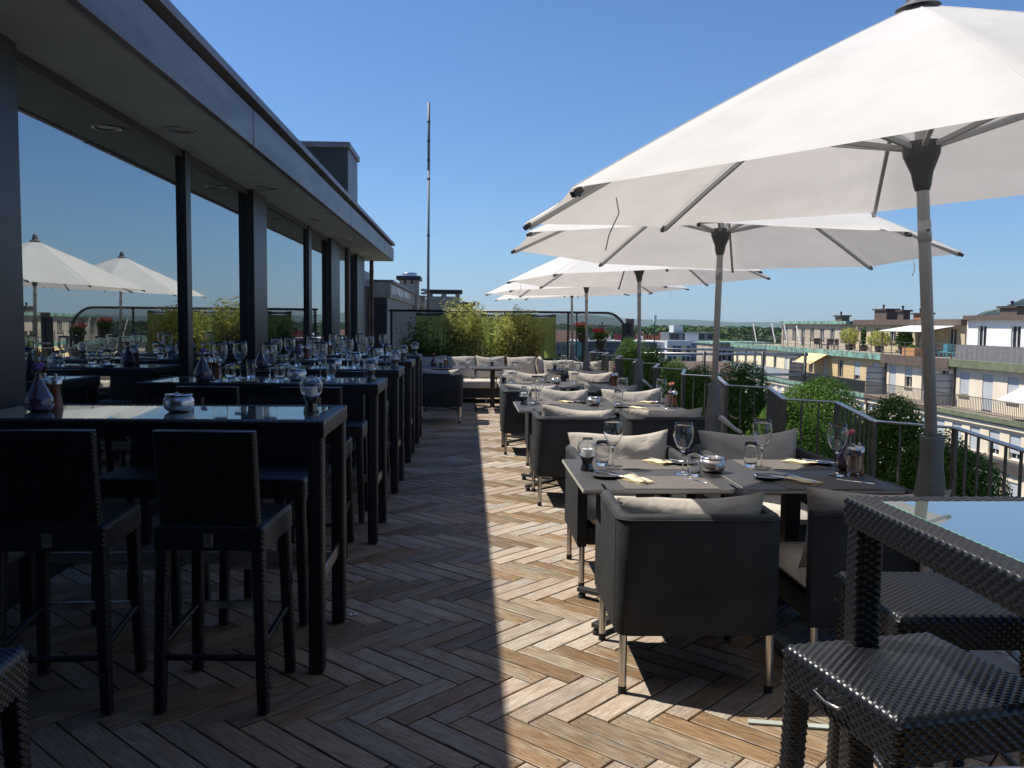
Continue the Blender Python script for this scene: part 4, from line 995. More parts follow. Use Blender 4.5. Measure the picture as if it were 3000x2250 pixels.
def make_lantern():
    t = empty('candle_lantern'); t['category'] = 'candle lantern'
    MB().lathe([(0, 0), (0.035, 0), (0.037, 0.004), (0.033, 0.018), (0.026, 0.034), (0.028, 0.052), (0.036, 0.072), (0, 0.072)], 28).build('dark_glass_foot', 'sand', t, smooth=True, auto=50)
    o_ = [(0.037, 0.074), (0.046, 0.090), (0.053, 0.112), (0.052, 0.130), (0.044, 0.147), (0.030, 0.157), (0.0255, 0.163), (0.0275, 0.172)]
    i_ = [(r_-0.0013, z) for r_, z in o_][::-1]
    MB().lathe(o_+i_, 32, closed=True).build('glass_globe', 'glass_smoke', t, smooth=True)
    c = MB().lathe([(0, 0.0735), (0.029, 0.0735), (0.029, 0.113), (0.026, 0.116), (0, 0.1145)], 24).build('candle', 'wax', t, smooth=True, auto=40)
    MB().tube([(0, 0, 0.115), (0.001, 0, 0.122)], 0.0012, 5).build('wick', 'black', c)
    return t
def make_bowl():
    t = empty('steel_bowl'); t['category'] = 'ashtray bowl'
    MB().lathe([(0, 0.002), (0.042, 0.0), (0.060, 0.012), (0.0695, 0.034), (0.066, 0.056), (0.054, 0.072), (0.050, 0.074)], 36).build('body', 'steel', t, smooth=True)
    l = MB().lathe([(0.056, 0.0745), (0.060, 0.076), (0.058, 0.080), (0.046, 0.081), (0.038, 0.076), (0.036, 0.060), (0, 0.058)], 36).build('lid', 'steel_bright', t, smooth=True, auto=60)
    mb = MB()
    for a in (0, 120, 240): mb.box(0.036, 0.06, -0.006, 0.006, 0.0815, 0.084, Matrix.Rotation(R(a), 4, 'Z'))
    mb.build('cigarette_rests', 'steel_bright', l)
    return t
def make_vase(fl):
    t = empty('bud_vase'); t['category'] = 'vase'
    MB().lathe([(0, 0), (0.03, 0.0), (0.050, 0.012), (0.056, 0.030), (0.050, 0.054), (0.034, 0.085), (0.019, 0.115), (0.0105, 0.140), (0.0115, 0.150), (0.009, 0.150), (0.007, 0.135), (0, 0.13)], 30).build('body', 'purple', t, smooth=True, auto=60)
    f = MB().tube([(0, 0, 0.13), (0.003, 0, 0.165), (0.008, 0.002, 0.172)], 0.0018, 5).build('stem', 'stem', t)
    b = leafball('blossom', 90, 0.021, 0.021, 0.013, 0.017, fl, 5, t, 5); b.location = (0.006, 0, 0.178)
    return t
def make_mills():
    t = empty('pepper_mill'); t['category'] = 'mill'
    MB().lathe([(0, 0), (0.027, 0), (0.027, 0.01), (0.023, 0.035), (0.0185, 0.065), (0.021, 0.095), (0.024, 0.108), (0, 0.108)], 24).build('wood_body', 'mill', t, smooth=True, auto=50)
    MB().lathe([(0.0245, 0.1085), (0.0245, 0.132), (0.018, 0.138), (0.006, 0.139), (0.008, 0.147), (0.0075, 0.153), (0, 0.156)], 24).build('steel_top', 'steel', t, smooth=True, auto=50)
    return t
def make_plate():
    t = empty('side_plate'); t['category'] = 'plate'
    MB().lathe([(0, 0.003), (0.045, 0.0), (0.052, 0.002), (0.075, 0.014), (0.078, 0.0155), (0.074, 0.0165), (0.052, 0.0065), (0, 0.006)], 40).build('dish', 'plate', t, smooth=True)
    return t
def knife_mb():
    mb = MB(); pr = [(-0.095, .004), (-0.09, .0055), (-0.04, .0045), (0.0, .0045), (0.01, .0075), (0.05, .009), (0.08, .0075), (0.095, .002)]
    V = []; F = []
    for x, w_ in pr: V += [(x, -w_, 0.0), (x, w_, 0.0), (x, w_*.7, 0.0035 if x < 0.005 else 0.0018), (x, -w_*.7, 0.0035 if x < 0.005 else 0.0018)]
    for i in range(len(pr)-1):
        for k_ in range(4): F.append((i*4+k_, i*4+(k_+1) % 4, (i+1)*4+(k_+1) % 4, (i+1)*4+k_))
    F += [(3, 2, 1, 0), tuple((len(pr)-1)*4+k_ for k_ in range(4))]
    return mb.add(V, F)
def make_knife():
    o = knife_mb().build('knife', 'cutlery', smooth=True, auto=40); o['category'] = 'knife'; return o
def make_fork():
    mb = MB(); pts_ = [(-0.095, 0.0025, .006), (-0.05, 0.003, .004), (0.02, 0.006, .003), (0.045, 0.006, .006), (0.055, 0.004, .0115)]
    V = []; F = []
    for x, z, w_ in pts_: V += [(x, -w_, z), (x, w_, z), (x, w_, z+0.002), (x, -w_, z+0.002)]
    for i in range(len(pts_)-1):
        for k_ in range(4): F.append((i*4+k_, i*4+(k_+1) % 4, (i+1)*4+(k_+1) % 4, (i+1)*4+k_))
    F.append((3, 2, 1, 0)); mb.add(V, F)
    for y in (-.0095, -.0032, .0032, .0095): mb.bar((0.053, y, 0.005), (0.095, y*0.95, 0.009), 0.0028, 0.0018)
    o = mb.build('fork', 'cutlery'); o['category'] = 'fork'; return o
def make_napkin():
    t = empty('napkin'); t['category'] = 'napkin'; rr = random.Random(2); V = []; F = []; n = 14
    for lay in range(3):
        z0 = 0.001+lay*0.004; m = MB(); V = []; F = []
        for s_ in (0, 1):
            for i in range(n+1):
                for j in range(9):
                    x = -0.085+0.17*i/n + lay*0.004; y = (-0.045+0.09*j/8)*(1-0.05*lay)
                    V.append((x, y, z0+s_*0.0022+0.0018*math.sin(i*0.7+j*0.5+lay*2)+0.004*((i/n)**3)*(lay > 0)))
        a = (n+1)*9
        for s_ in (0, 1):
            for i in range(n):
                for j in range(8):
                    q = (s_*a+i*9+j, s_*a+(i+1)*9+j, s_*a+(i+1)*9+j+1, s_*a+i*9+j+1); F.append(q[::-1] if s_ == 0 else q)
        m.v = V; m.f = F; m.build('fold', 'napkin', t, smooth=True)
    return t
def make_mat():
    o = MB().box(-0.225, 0.225, -0.165, 0.165, 0, 0.0016).build('placemat', 'placemat'); o['category'] = 'placemat'; return o
PT = {'wg': make_wineglass(), 'tu': make_tumbler(), 'la': make_lantern(), 'bo': make_bowl(), 'va': make_vase('pink'), 'va2': make_vase('lilac'), 'va3': make_vase('peach'),
      'mi': make_mills(), 'pl': make_plate(), 'kn': make_knife(), 'fo': make_fork(), 'na': make_napkin(), 'ma': make_mat()}
GRP = {'wg': 'wine glasses set on the tables', 'tu': 'water tumblers set on the tables', 'la': 'candle lanterns on the tables', 'bo': 'round steel bowls on the tables', 'va': 'purple bud vases', 'va2': 'purple bud vases', 'va3': 'purple bud vases',
       'mi': 'wooden mills with steel tops', 'pl': 'small black side plates', 'kn': 'table knives', 'fo': 'forks on napkins', 'na': 'folded yellow napkins', 'ma': 'speckled placemats'}
def put(k_, x, y, z, lab, rz=0.0, tilt=None):
    o = inst(PT[k_], None, (x, y, z), rz, lab, GRP[k_])
    if tilt: o.rotation_euler = (tilt[0], tilt[1], rz)
    return o
Z = 0.7505
for _k, _s in (('wg', (1.25, 1.25, 1.12)), ('tu', (1.06, 1.06, 1.17)), ('va', (1.15,)*3), ('va2', (1.15,)*3), ('va3', (1.15,)*3), ('mi', (1.12, 1.12, 1.05))): PT[_k].scale = _s
def setting(table, dx, dy, seats=(1, 1, 1, 1), vase='va', bowl=True, lantern=True, x_end=None, mini=False):
    """tableware measured on the nearest table, shifted for the rows behind"""
    T = table; P_ = lambda *a, **k: put(*a, **k)
    def at(k_, x, y, lab, rz=0.0, dz=0.0, tilt=None): return P_(k_, x+dx, y+dy, Z+dz, lab % T, rz, tilt)
    if seats[0]:
        at('ma', 0.965, 4.10, 'speckled placemat at the left near seat of the %s dining table')
        at('pl', 0.70, 4.24, 'black side plate at the left near seat of the %s dining table')
        at('kn', 0.715, 4.24, 'butter knife lying across the left near plate of the %s dining table', R(-50), 0.0175)
        at('na', 0.835, 4.13, 'yellow napkin at the left near seat of the %s dining table', R(115), 0.0018)
        at('fo', 0.84, 4.13, 'fork on the left near napkin of the %s dining table', R(100), 0.0165)
        at('kn', 1.125, 4.15, 'knife right of the left near placemat of the %s dining table', R(112), 0.002)
        at('wg', 1.115, 4.345, 'wine glass next to the steel bowl on the %s dining table')
        at('tu', 1.154, 4.27, 'tumbler in front of the steel bowl on the %s dining table')
    if seats[1]:
        at('ma', 0.97, 4.63, 'speckled placemat at the left far seat of the %s dining table')
        at('pl', 1.20, 4.64, 'black side plate at the left far seat of the %s dining table')
        at('kn', 1.19, 4.64, 'butter knife lying across the left far plate of the %s dining table', R(128), 0.0175)
        at('na', 1.06, 4.68, 'yellow napkin at the left far seat of the %s dining table', R(-60), 0.0018)
        at('fo', 1.06, 4.68, 'fork on the left far napkin of the %s dining table', R(-70), 0.0165)
        at('wg', 0.775, 4.50, 'wine glass behind the candle lantern on the %s dining table')
        at('tu', 0.735, 4.60, 'tumbler behind the candle lantern on the %s dining table')
    if seats[2]:
        at('ma', 1.74, 4.09, 'speckled placemat at the right near seat of the %s dining table')
        at('pl', 1.515, 4.20, 'black side plate at the right near seat of the %s dining table')
        at('kn', 1.53, 4.20, 'butter knife lying across the right near plate of the %s dining table', R(-45), 0.0175)
        at('na', 1.655, 4.10, 'yellow napkin at the right near seat of the %s dining table', R(125), 0.0018)
        at('fo', 1.65, 4.11, 'fork on the right near napkin of the %s dining table', R(112), 0.0165)
        at('kn', 1.925, 4.12, 'knife right of the right near placemat of the %s dining table', R(135), 0.002)
        at('wg', 1.916, 4.32, 'wine glass left of the bud vase on the %s dining table')
        at('tu', 1.979, 4.255, 'tumbler in front of the bud vase on the %s dining table')
    if seats[3]:
        at('ma', 1.74, 4.64, 'speckled placemat at the right far seat of the %s dining table')
        at('pl', 1.975, 4.66, 'black side plate at the right far seat of the %s dining table')
        at('kn', 1.96, 4.66, 'butter knife lying across the right far plate of the %s dining table', R(130), 0.0175)
        at('na', 1.86, 4.68, 'yellow napkin at the right far seat of the %s dining table', R(-55), 0.0018)
        at('fo', 1.86, 4.68, 'fork on the right far napkin of the %s dining table', R(-60), 0.0165)
        at('wg', 1.579, 4.49, 'wine glass right of the steel bowl, far side of the %s dining table')
        at('tu', 1.545, 4.565, 'tumbler right of the steel bowl, far side of the %s dining table')
    if lantern: at('la', 0.63, 4.44, 'candle lantern at the left end of the %s dining table')
    if bowl: at('bo', 1.285, 4.40, 'round brushed steel bowl in the middle of the %s dining table')
    if vase:
        at(vase, 2.035, 4.45, 'purple bud vase with a single blossom at the right end of the %s dining table')
        at('mi', 2.005, 4.325, 'brown wooden mill at the right end of the %s dining table'); at('mi', 2.052, 4.36, 'second darker mill at the right end of the %s dining table')
setting('nearest', 0, 0)
setting('second', -0.10, 3.62, (0, 1, 1, 1), 'va3')
put('wg', 0.65, 8.13, Z, 'wine glass beside the lantern on the second dining table, near side')
setting('third', -0.17, 6.45, (0, 1, 0, 1), 'va')
put('la', 1.44, 14.16, Z, 'candle lantern on the farthest single table'); put('tu', 1.52, 14.0, Z, 'tumbler on the farthest single table'); put('wg', 1.56, 13.92, Z, 'wine glass on the farthest single table')
put('pl', 1.50, 13.75, Z, 'black side plate on the farthest single table'); put('va3', 2.0, 14.2, Z, 'purple vase with a peach blossom on the farthest single table'); put('mi', 1.92, 14.1, Z, 'brown mill on the farthest single table')
put('la', 0.43, 15.28, Z, 'candle lantern alone on the small sunlit sofa table')
put('va', -0.61, 15.2, Z, 'purple vase on the shaded left sofa table'); put('la', -0.46, 14.62, Z, 'candle lantern on the shaded left sofa table'); put('mi', -0.40, 15.1, Z, 'mill on the shaded left sofa table')
ZB = 1.0992
for i, y in enumerate(BY):
    T = on[i]
    put('va2' if i < 2 else 'va', -1.93+(0.06 if i else -0.01), y+0.0, ZB, 'purple bud vase on the %s wicker bar table' % T)
    put('mi', -1.90+(0.10 if i else -0.03), y+0.14, ZB, 'brown wooden mill on the %s wicker bar table' % T); put('mi', -1.975+(0.10 if i else -0.02), y+0.17, ZB, 'second mill, farther left on the %s wicker bar table' % T)
    put('bo', [-1.325, -1.216, -1.222, -1.25, -1.16][i], y+0.02, ZB, 'round steel bowl on the %s wicker bar table' % T)
    put('la', [-0.723, -0.695, -0.67, -0.72, -0.685][i], y+0.02, ZB, 'candle lantern at the aisle end of the %s wicker bar table' % T)
    if i:
        for j, (x, dy) in enumerate(((-1.70, -0.17), (-1.66, 0.20), (-1.37, -0.14), (-1.08, -0.10 if i > 1 else 0.2))):
            if i >= 3 and j == 1: continue
            w2 = ['left near', 'left far', 'middle near', 'right'][j]
            put('wg', x, y+dy, ZB, 'wine glass, %s place on the %s wicker bar table' % (w2, T)); put('tu', x+0.07, y+dy+(0.03 if dy > 0 else -0.01), ZB, 'tumbler, %s place on the %s wicker bar table' % (w2, T))
        put('pl', -1.78, y-0.22, ZB, 'black side plate, left on the %s wicker bar table' % T); put('kn', -1.70, y-0.24, ZB+0.002, 'knife by the left plate on the %s wicker bar table' % T, R(25))
        put('na', -1.52, y-0.25, ZB, 'napkin on the %s wicker bar table' % T, R(20)); put('fo', -1.52, y-0.25, ZB+0.0155, 'fork on the napkin of the %s wicker bar table' % T, R(15))
for k_ in ('ma',): pass
# small paper sachet on the floor
t = empty('paper_sachet', (-0.584, 4.385, 0.004), R(25), label='tiny white paper sachet with a dark blue dot on the shaded floor', cat='sachet')
MB().box(-0.02, 0.02, -0.014, 0.014, 0, 0.0015).build('paper', 'whitepaint', t)
MB().lathe([(0, 0), (0.009, 0), (0.009, 0.0006), (0, 0.0006)], 12).build('printed_dot', pm('navy_ink', (0.02, 0.03, 0.12), 0.6), t).location = (0, 0, 0.0016)
o = MB().box(-0.02, 0.66, -0.016, 0.016, 0.004, 0.010).build('metal_strip', pm('grey_strip', (0.33, 0.36, 0.33), 0.5)); o.location = (1.10, 3.13, 0); o.rotation_euler = (0, 0, R(-11)); tag(o, 'flat pale grey strip lying on the planks behind the wicker stool', 'strip')

# ================================================================== HOUSES ACROSS THE STREET
XF = 31.0
MT['cream'] = pm('cream_render', (0.72, 0.64, 0.44), 0.85, 0, 0.08, 0.8, bump=0.05)
MT['cream2'] = pm('beige_render', (0.72, 0.63, 0.48), 0.85, 0, 0.08, 0.8, bump=0.05)
MT['beige'] = pm('pale_beige_render', (0.68, 0.60, 0.48), 0.85, 0, 0.08, 0.8)
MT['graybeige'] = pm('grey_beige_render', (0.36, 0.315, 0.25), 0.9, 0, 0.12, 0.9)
MT['verdigris'] = pm('verdigris_copper', (0.2, 0.42, 0.34), 0.7, 0, 0.0, 2.2, c2=(0.10, 0.12, 0.10))
MT['brownmetal'] = pm('brown_sheet', (0.105, 0.075, 0.06), 0.6, 0, 0.15, 2)
MT['greensheet'] = pm('mossy_green_sheet', (0.13, 0.15, 0.09), 0.7, 0, 0.2, 2)
MT['shutter'] = pm('pale_blue_shutter', (0.42, 0.45, 0.48), 0.6, 0, 0.06, 1)
MT['trim'] = pm('window_trim', (0.26, 0.22, 0.17), 0.8, 0, 0.1, 2)
MT['whiteframe'] = pm('white_frame', (0.62, 0.62, 0.6), 0.5)
MT['darkband'] = pm('dark_band', (0.055, 0.045, 0.04), 0.7, 0, 0.2, 1)
MT['terrslab'] = pm('terrace_slab', (0.24, 0.21, 0.17), 0.9, 0, 0.35, 1.5)
MT['awning'] = pm('yellow_awning', (0.75, 0.55, 0.24), 0.8, 0, 0.05, 3)
def orange_brick():
    m, t, b = newmat('orange_brick'); tc = N(t, 'ShaderNodeTexCoord')
    mp = N(t, 'ShaderNodeMapping'); mp.inputs['Rotation'].default_value = (R(90), 0, R(90)); t.links.new(tc.outputs['Object'], mp.inputs[0])
    br = N(t, 'ShaderNodeTexBrick'); br.inputs['Color1'].default_value = (0.52, 0.38, 0.20, 1); br.inputs['Color2'].default_value = (0.58, 0.44, 0.24, 1); br.inputs['Mortar'].default_value = (0.40, 0.31, 0.2, 1)
    br.inputs['Scale'].default_value = 1.6; t.links.new(mp.outputs[0], br.inputs['Vector']); t.links.new(br.outputs[0], b.inputs['Base Color']); b.inputs['Roughness'].default_value = 0.9; return m
MT['orange'] = orange_brick(); MT['ochre'] = pm('ochre_render', (0.47, 0.40, 0.27), 0.9, 0, 0.1, 0.8)
def house(y0, y1, label, wall, lower, coping, nattic, attic_kind, fence_kind, seed, roofz=2.0, pent=None, pent_top='brownmetal'):
    """five-storey town house: main wall at XF, attic set back, penthouse set back again. street side faces -x"""
    rr = random.Random(seed)
    t = empty('town_house', (XF, (y0+y1)/2, -20), label=label, cat='house', group='terraced town houses across the street')
    oy = (y0+y1)/2
    def part(mb, name, mat, parent=None, **kw):
        o = mb.build(name, mat, parent or t, **kw)
        if parent is None: o.location = (-XF, -oy, 20)
        return o
    Y0, Y1 = y0+0.02, y1-0.02
    XW = XF-0.80
    # main wall as piers between real window openings
    fl = [(-4.35, -5.75), (-7.0, -8.75), (-9.9, -11.6), (-12.9, -14.6)]
    z_edges = [-3.75]
    n = max(3, round((y1-y0)/1.85)); pitch_ = (y1-y0)/n; ww = 1.02
    mb = MB()
    zt_ = -3.78
    for zt1, zb1 in fl:
        mb.box(XW, XW+0.4, Y0, Y1, zt1, zt_)
        for k_ in range(n+1):
            a_ = Y0 if k_ == 0 else y0+(k_-0.5)*pitch_+ww/2; b_ = Y1 if k_ == n else y0+(k_+0.5)*pitch_-ww/2
            mb.box(XW, XW+0.4, a_, b_, zb1+0.001, zt1-0.001)
        zt_ = zb1
    mb.box(XW, XW+0.4, Y0, Y1, -20, zt_)
    part(mb, 'wall', lower)
    part(MB().box(XW+0.41, XF+9, Y0, Y1, -20, -3.8), 'core', 'darkband')
    for fi, (zt1, zb1) in enumerate(fl):
        for k_ in range(n):
            c_ = y0+(k_+0.5)*pitch_
            if (fi > 1 and y0 > 52) or fi > 2: continue
            w_ = part(MB().box(XW+0.20, XW+0.24, c_-ww/2+0.002, c_+ww/2-0.002, zb1, zt1), 'window', 'far_pane')
            fr = MB(); x0 = XW+0.13
            for a_, b_, c2, d2 in ((c_-ww/2, c_-ww/2+.07, zb1, zt1), (c_+ww/2-.07, c_+ww/2, zb1, zt1), (c_-.03, c_+.03, zb1+.07, zt1-.07), (c_-ww/2+.07, c_+ww/2-.07, zt1-.07, zt1), (c_-ww/2+.07, c_+ww/2-.07, zb1, zb1+.07)):
                fr.box(x0, x0+0.06, a_+0.003, b_-0.003, c2+0.002, d2-0.002)
            fr.build('frame', 'whiteframe', w_)
            cl = rr.choice([1, 1, 0.9, 0.75, 1, 0.55])
            if fi == 0 and 71 < c_ < 76:   # pushed-out blinds
                sh = MB(); sh.bar((XW+0.05, c_, zt1-0.1), (XW-0.75, c_, zb1+0.25), ww-0.05, 0.03, up=(0, 0, 1)); sh.build('shutter', 'shutter', w_)
            else:
                MB().box(XW+0.06, XW+0.10, c_-ww/2+0.01, c_+ww/2-0.01, zt1-(zt1-zb1)*cl+0.01, zt1-0.01).build('shutter', 'shutter', w_)
        if fi < 3:
            part(MB().box(XW-0.12, XW-0.002, Y0, Y1, zb1-0.14, zb1-0.02), 'sill_band', 'trim')
    part(MB().box(XW-0.14, XW-0.003, Y0, Y1, -4.15, -3.95), 'cornice_moulding', 'cream2')
    part(MB().box(XW-0.16, XW-0.005, Y0, Y1, -6.55, -6.05), 'dark_ledge', 'darkband')
    # balcony slab
    part(MB().box(XF-1.0, XF+1.5, Y0, Y1, -3.76, -3.55), 'balcony_slab', 'terrslab')
    part(MB().box(XF-1.07, XF-1.005, Y0, Y1, -3.84, -3.56), 'slab_edge', coping)
    # attic wall
    XA = XF+0.52; n2 = nattic; p2 = (y1-y0)/n2; mb = MB(); zA0, zA1 = -3.54, -0.88
    wins = []
    for k_ in range(n2):
        c_ = y0+(k_+.5)*p2; door = (attic_kind == 'doors') or (attic_kind == 'mixed' and k_ % 2 == 1)
        hw_ = 0.42 if attic_kind == 'doors' else 0.52
        wins.append((c_, hw_, zA0 if door else -2.75, -1.30, door))
    mb.box(XA, XA+0.3, Y0, Y1, -1.299, zA1)
    prev = Y0
    for c_, hw_, zb1, zt1, door in wins:
        mb.box(XA, XA+0.3, prev, c_-hw_, zA0, -1.30)
        if not door: mb.box(XA, XA+0.3, c_-hw_+0.001, c_+hw_-0.001, zA0, zb1)
        prev = c_+hw_
    mb.box(XA, XA+0.3, prev, Y1, zA0, -1.30)
    part(mb, 'attic_wall', wall)
    part(MB().box(XA+0.31, XA+8, Y0, Y1, -3.7, -0.9), 'attic_core', 'darkband')
    for c_, hw_, zb1, zt1, door in wins:
        w_ = part(MB().box(XA+0.2, XA+0.23, c_-hw_, c_+hw_, zb1+0.01, zt1-0.01), 'attic_door' if door else 'attic_window', 'far_pane')
        fr = MB()
        for a_, b_, c2, d2 in ((c_-hw_, c_-hw_+.06, zb1, zt1), (c_+hw_-.06, c_+hw_, zb1, zt1), (c_-hw_+.06, c_+hw_-.06, zt1-.06, zt1), (c_-.025, c_+.025, zb1+.01, zt1-.06)): fr.box(XA+0.12, XA+0.17, a_+.002, b_-.002, c2+.012, d2-.012)
        if door: fr.box(XA+0.125, XA+0.165, c_-hw_+.06, c_+hw_-.06, zb1+.02, zb1+0.8)
        fr.build('frame', 'whiteframe', w_)
        cl = rr.choice([0, 0.4, 0.95, 0.5, 0])
        if label.startswith('right'): cl = 0.97
        if cl: MB().box(XA+0.04, XA+0.08, c_-hw_+.01, c_+hw_-.01, zt1-(zt1-zb1)*cl+0.02, zt1-0.02).build('roller_blind', 'shutter', w_)
        if not door: MB().box(XA-0.1, XA-0.002, c_-hw_-.08, c_+hw_+.08, zb1-0.09, zb1-0.01).build('sill', 'trim', w_)
    # roof terrace slab and coping
    part(MB().box(XF+0.3, XF+8.5, Y0, Y1, -0.87, -0.62), 'roof_terrace', 'terrslab')
    part(MB().box(XF+0.12, XF+0.295, Y0, Y1, -0.98 if coping != 'brownmetal' else -1.15, -0.50), 'coping', coping)
    # balcony railing
    xb = XF-0.95
    rl = MB(); rl.box(xb-0.02, xb+0.02, Y0, Y1, -2.60, -2.56).box(xb-0.015, xb+0.015, Y0, Y1, -3.47, -3.44)
    part(rl, 'balcony_rail', 'fence_black')
    if fence_kind == 'panel':
        k_ = Y0
        while k_ < Y1-1:
            part(MB().box(xb-0.01, xb+0.01, k_+0.03, min(k_+1.9, Y1)-0.03, -3.43, -2.62), 'balcony_panel', pm('panel_%d' % int(k_*10), (0.30+rr.uniform(-.05, .05), 0.32, 0.33), 0.5)); k_ += 1.9
    else:
        mb = MB(); k_ = Y0+0.1; dx = 0.16 if fence_kind == 'bars' else 0.115
        while k_ < Y1-0.05:
            wd = 0.012 if fence_kind == 'bars' else 0.04
            mb.box(xb-0.012, xb+0.012, k_-wd, k_+wd, -3.44, -2.61); k_ += dx
        part(mb, 'balcony_bars', 'rail' if fence_kind == 'bars' else 'fence_black')
    dp = part(MB().box(XW-0.14, XW-0.03, Y1-0.22, Y1-0.11, -19.9, -4.35), 'downpipe', 'darkband')
    hp_ = part(MB().box(XW-0.2, XW-0.005, Y1-0.32, Y1-0.01, -4.34, -3.86), 'rain_hopper', coping)
    part(MB().box(XA-0.12, XA-0.03, Y1-0.2, Y1-0.11, -3.5, -1.0), 'downpipe', 'darkband')
    # dividing screens with bars
    dv = empty_part = part(MB().box(XF-0.9, XF+0.5, Y0+0.05, Y0+0.09, -3.53, -1.5), 'divider_screen', 'shutter')
    g_ = MB()
    for z in (-2.9, -2.4, -1.95, -1.5): g_.box(XF-0.92, XF+0.51, Y0+0.02, Y0+0.12, z-.02, z+.02)
    g_.build('divider_bars', 'rail', dv)
    # roof terrace railing
    rl = MB()
    for z in (-0.2, 0.12, 0.42): rl.box(XF+0.48, XF+0.51, Y0, Y1, z, z+0.03)
    part(rl, 'roof_rail', 'rail')
    k_ = Y0+0.3
    while k_ < Y1: part(MB().box(XF+0.47, XF+0.52, k_, k_+0.05, -0.61, 0.44), 'roof_rail_post', 'rail'); k_ += 2.0
    # penthouse
    if pent:
        for (py0, py1, pm_, zt2, nw) in pent:
            XP = XF+5.0
            mb = MB(); zb2 = -0.61; wn = []
            pp2 = (py1-py0)/max(nw, 1); prev = py0+0.01
            for k_ in range(nw):
                c_ = py0+(k_+.5)*pp2; door = (nw > 4 and k_ == nw-3); zb3 = zb2+0.05 if door else 0.25; zt3 = zt2-0.75
                mb.box(XP, XP+0.25, prev, c_-0.5, zb2, zt3); 
                if not door: mb.box(XP, XP+0.25, c_-0.499, c_+0.499, zb2, zb3)
                prev = c_+0.5; wn.append((c_, zb3, zt3))
            mb.box(XP, XP+0.25, prev, py1-0.01, zb2, zt2-0.75); mb.box(XP, XP+0.25, py0+0.01, py1-0.01, zt2-0.749, zt2-0.3)
            mb.box(XP+0.251, XP+6, py0+0.01, py1-0.01, zb2, zt2-0.3)
            part(mb, 'penthouse_wall', pm_)
            part(MB().box(XP-0.35, XP+6.2, py0-0.0, py1+0.0, zt2-(0.45 if pm_ == 'ochre' else 0.298), zt2), 'penthouse_roof', pent_top if pm_ != 'graybeige' else 'verdigris')
            for c_, a_, b_ in wn:
                w_ = part(MB().box(XP+0.15, XP+0.2, c_-.5, c_+.5, a_, b_), 'penthouse_window', 'far_pane')
                MB().box(XP+0.08, XP+0.13, c_-.04, c_+.04, a_+.01, b_-.01).box(XP+0.08, XP+0.13, c_+.42, c_+.49, a_+.01, b_-.01).build('frame', 'whiteframe', w_)
                MB().box(XP-0.1, XP-0.004, c_-.6, c_+.6, a_-.1, a_-.01).build('sill', 'trim', w_)
    return t, part
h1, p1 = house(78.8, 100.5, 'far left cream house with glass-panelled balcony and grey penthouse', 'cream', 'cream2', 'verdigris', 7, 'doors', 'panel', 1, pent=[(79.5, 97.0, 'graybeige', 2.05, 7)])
h2, p2 = house(63.2, 78.8, 'orange brick house with slatted balcony and yellow awning', 'orange', 'cream2', 'verdigris', 5, 'mixed', 'slats', 2, pent=[(67.0, 78.0, 'ochre', 2.15, 4)])
h3, p3 = house(54.0, 63.2, 'beige house with brown roof edge and thin balcony bars', 'beige', 'cream2', 'brownmetal', 4, 'mixed', 'bars', 3, pent=[(60.5, 66.9, 'ochre', 2.15, 2)])
h4, p4 = house(37.0, 54.0, 'right-hand beige house with closed blinds and grey cloth on the roof railing', 'beige', 'cream2', 'greensheet', 7, 'mixed', 'bars', 4, pent=[(38.0, 60.3, 'whitepaint', 2.4, 6)])
h5, p5 = house(20.0, 37.0, 'nearest beige house across the street, beyond the right picture edge', 'beige', 'cream2', 'greensheet', 7, 'mixed', 'bars', 6)
# green gutters hanging copper run-off
# extras on the houses
cl = cloth(0, 9.5, 0, 0.95, 0, 33, amp=0.06, nx=80, nz=8)
cl.v = [(b_, a_, c_) for a_, b_, c_ in cl.v]
o = cl.build('rail_cloth', 'greyband', smooth=True); o.location = (XF+0.42, 44.3, -0.5); tag(o, 'grey wind cloth tied along the roof railing of the right-hand house', 'cloth')
aw = empty('awning', (XF+0.5, 74.9, -0.72), label='yellow awning let down over the balcony of the orange house', cat='awning')
MB().bar((0, 0, 0), (-1.9, 0, -1.05), 4.0, 0.02).build('awning_cloth', 'awning', aw)
MB().bar((-1.92, -1.8, -0.97), (-1.92, 1.8, -0.97), 0.06, 0.06).build('front_bar', 'whiteframe', aw)
MB().bar((0, -1.85, 0.05), (0, 1.85, 0.05), 0.14, 0.14).build('cassette', 'whiteframe', aw)
for s_ in (-1.6, 1.6): MB().bar((0, s_, -0.15), (-1.85, s_, -0.95), 0.04, 0.04).build('arm', 'rail', aw)
aw = empty('awning', (XF+5.0, 64.5, 1.55), label='white sloping awning on the penthouse terrace between orange and white walls', cat='awning')
MB().bar((0, 0, 0.15), (-2.9, 0, -0.35), 6.5, 0.03).build('awning_cloth', 'whitepaint', aw)
for s_ in (-3.0, 3.0): MB().bar((-2.7, s_, -0.38), (-2.7, s_, -2.15), 0.08, 0.08).build('post', 'rail', aw)
aw = empty('awning', (XF+0.5, 44.6, -1.45), label='pale pink awning of the right-hand house cut by the picture edge', cat='awning')
MB().bar((0, 0, 0), (-2.0, 0, -1.0), 3.2, 0.02).build('awning_cloth', pm('pink_awning', (0.68, 0.56, 0.5), 0.8), aw)
MB().bar((-2.02, -1.6, -1.02), (-2.02, 1.6, -1.02), 0.05, 0.05).build('front_bar', 'whiteframe', aw)
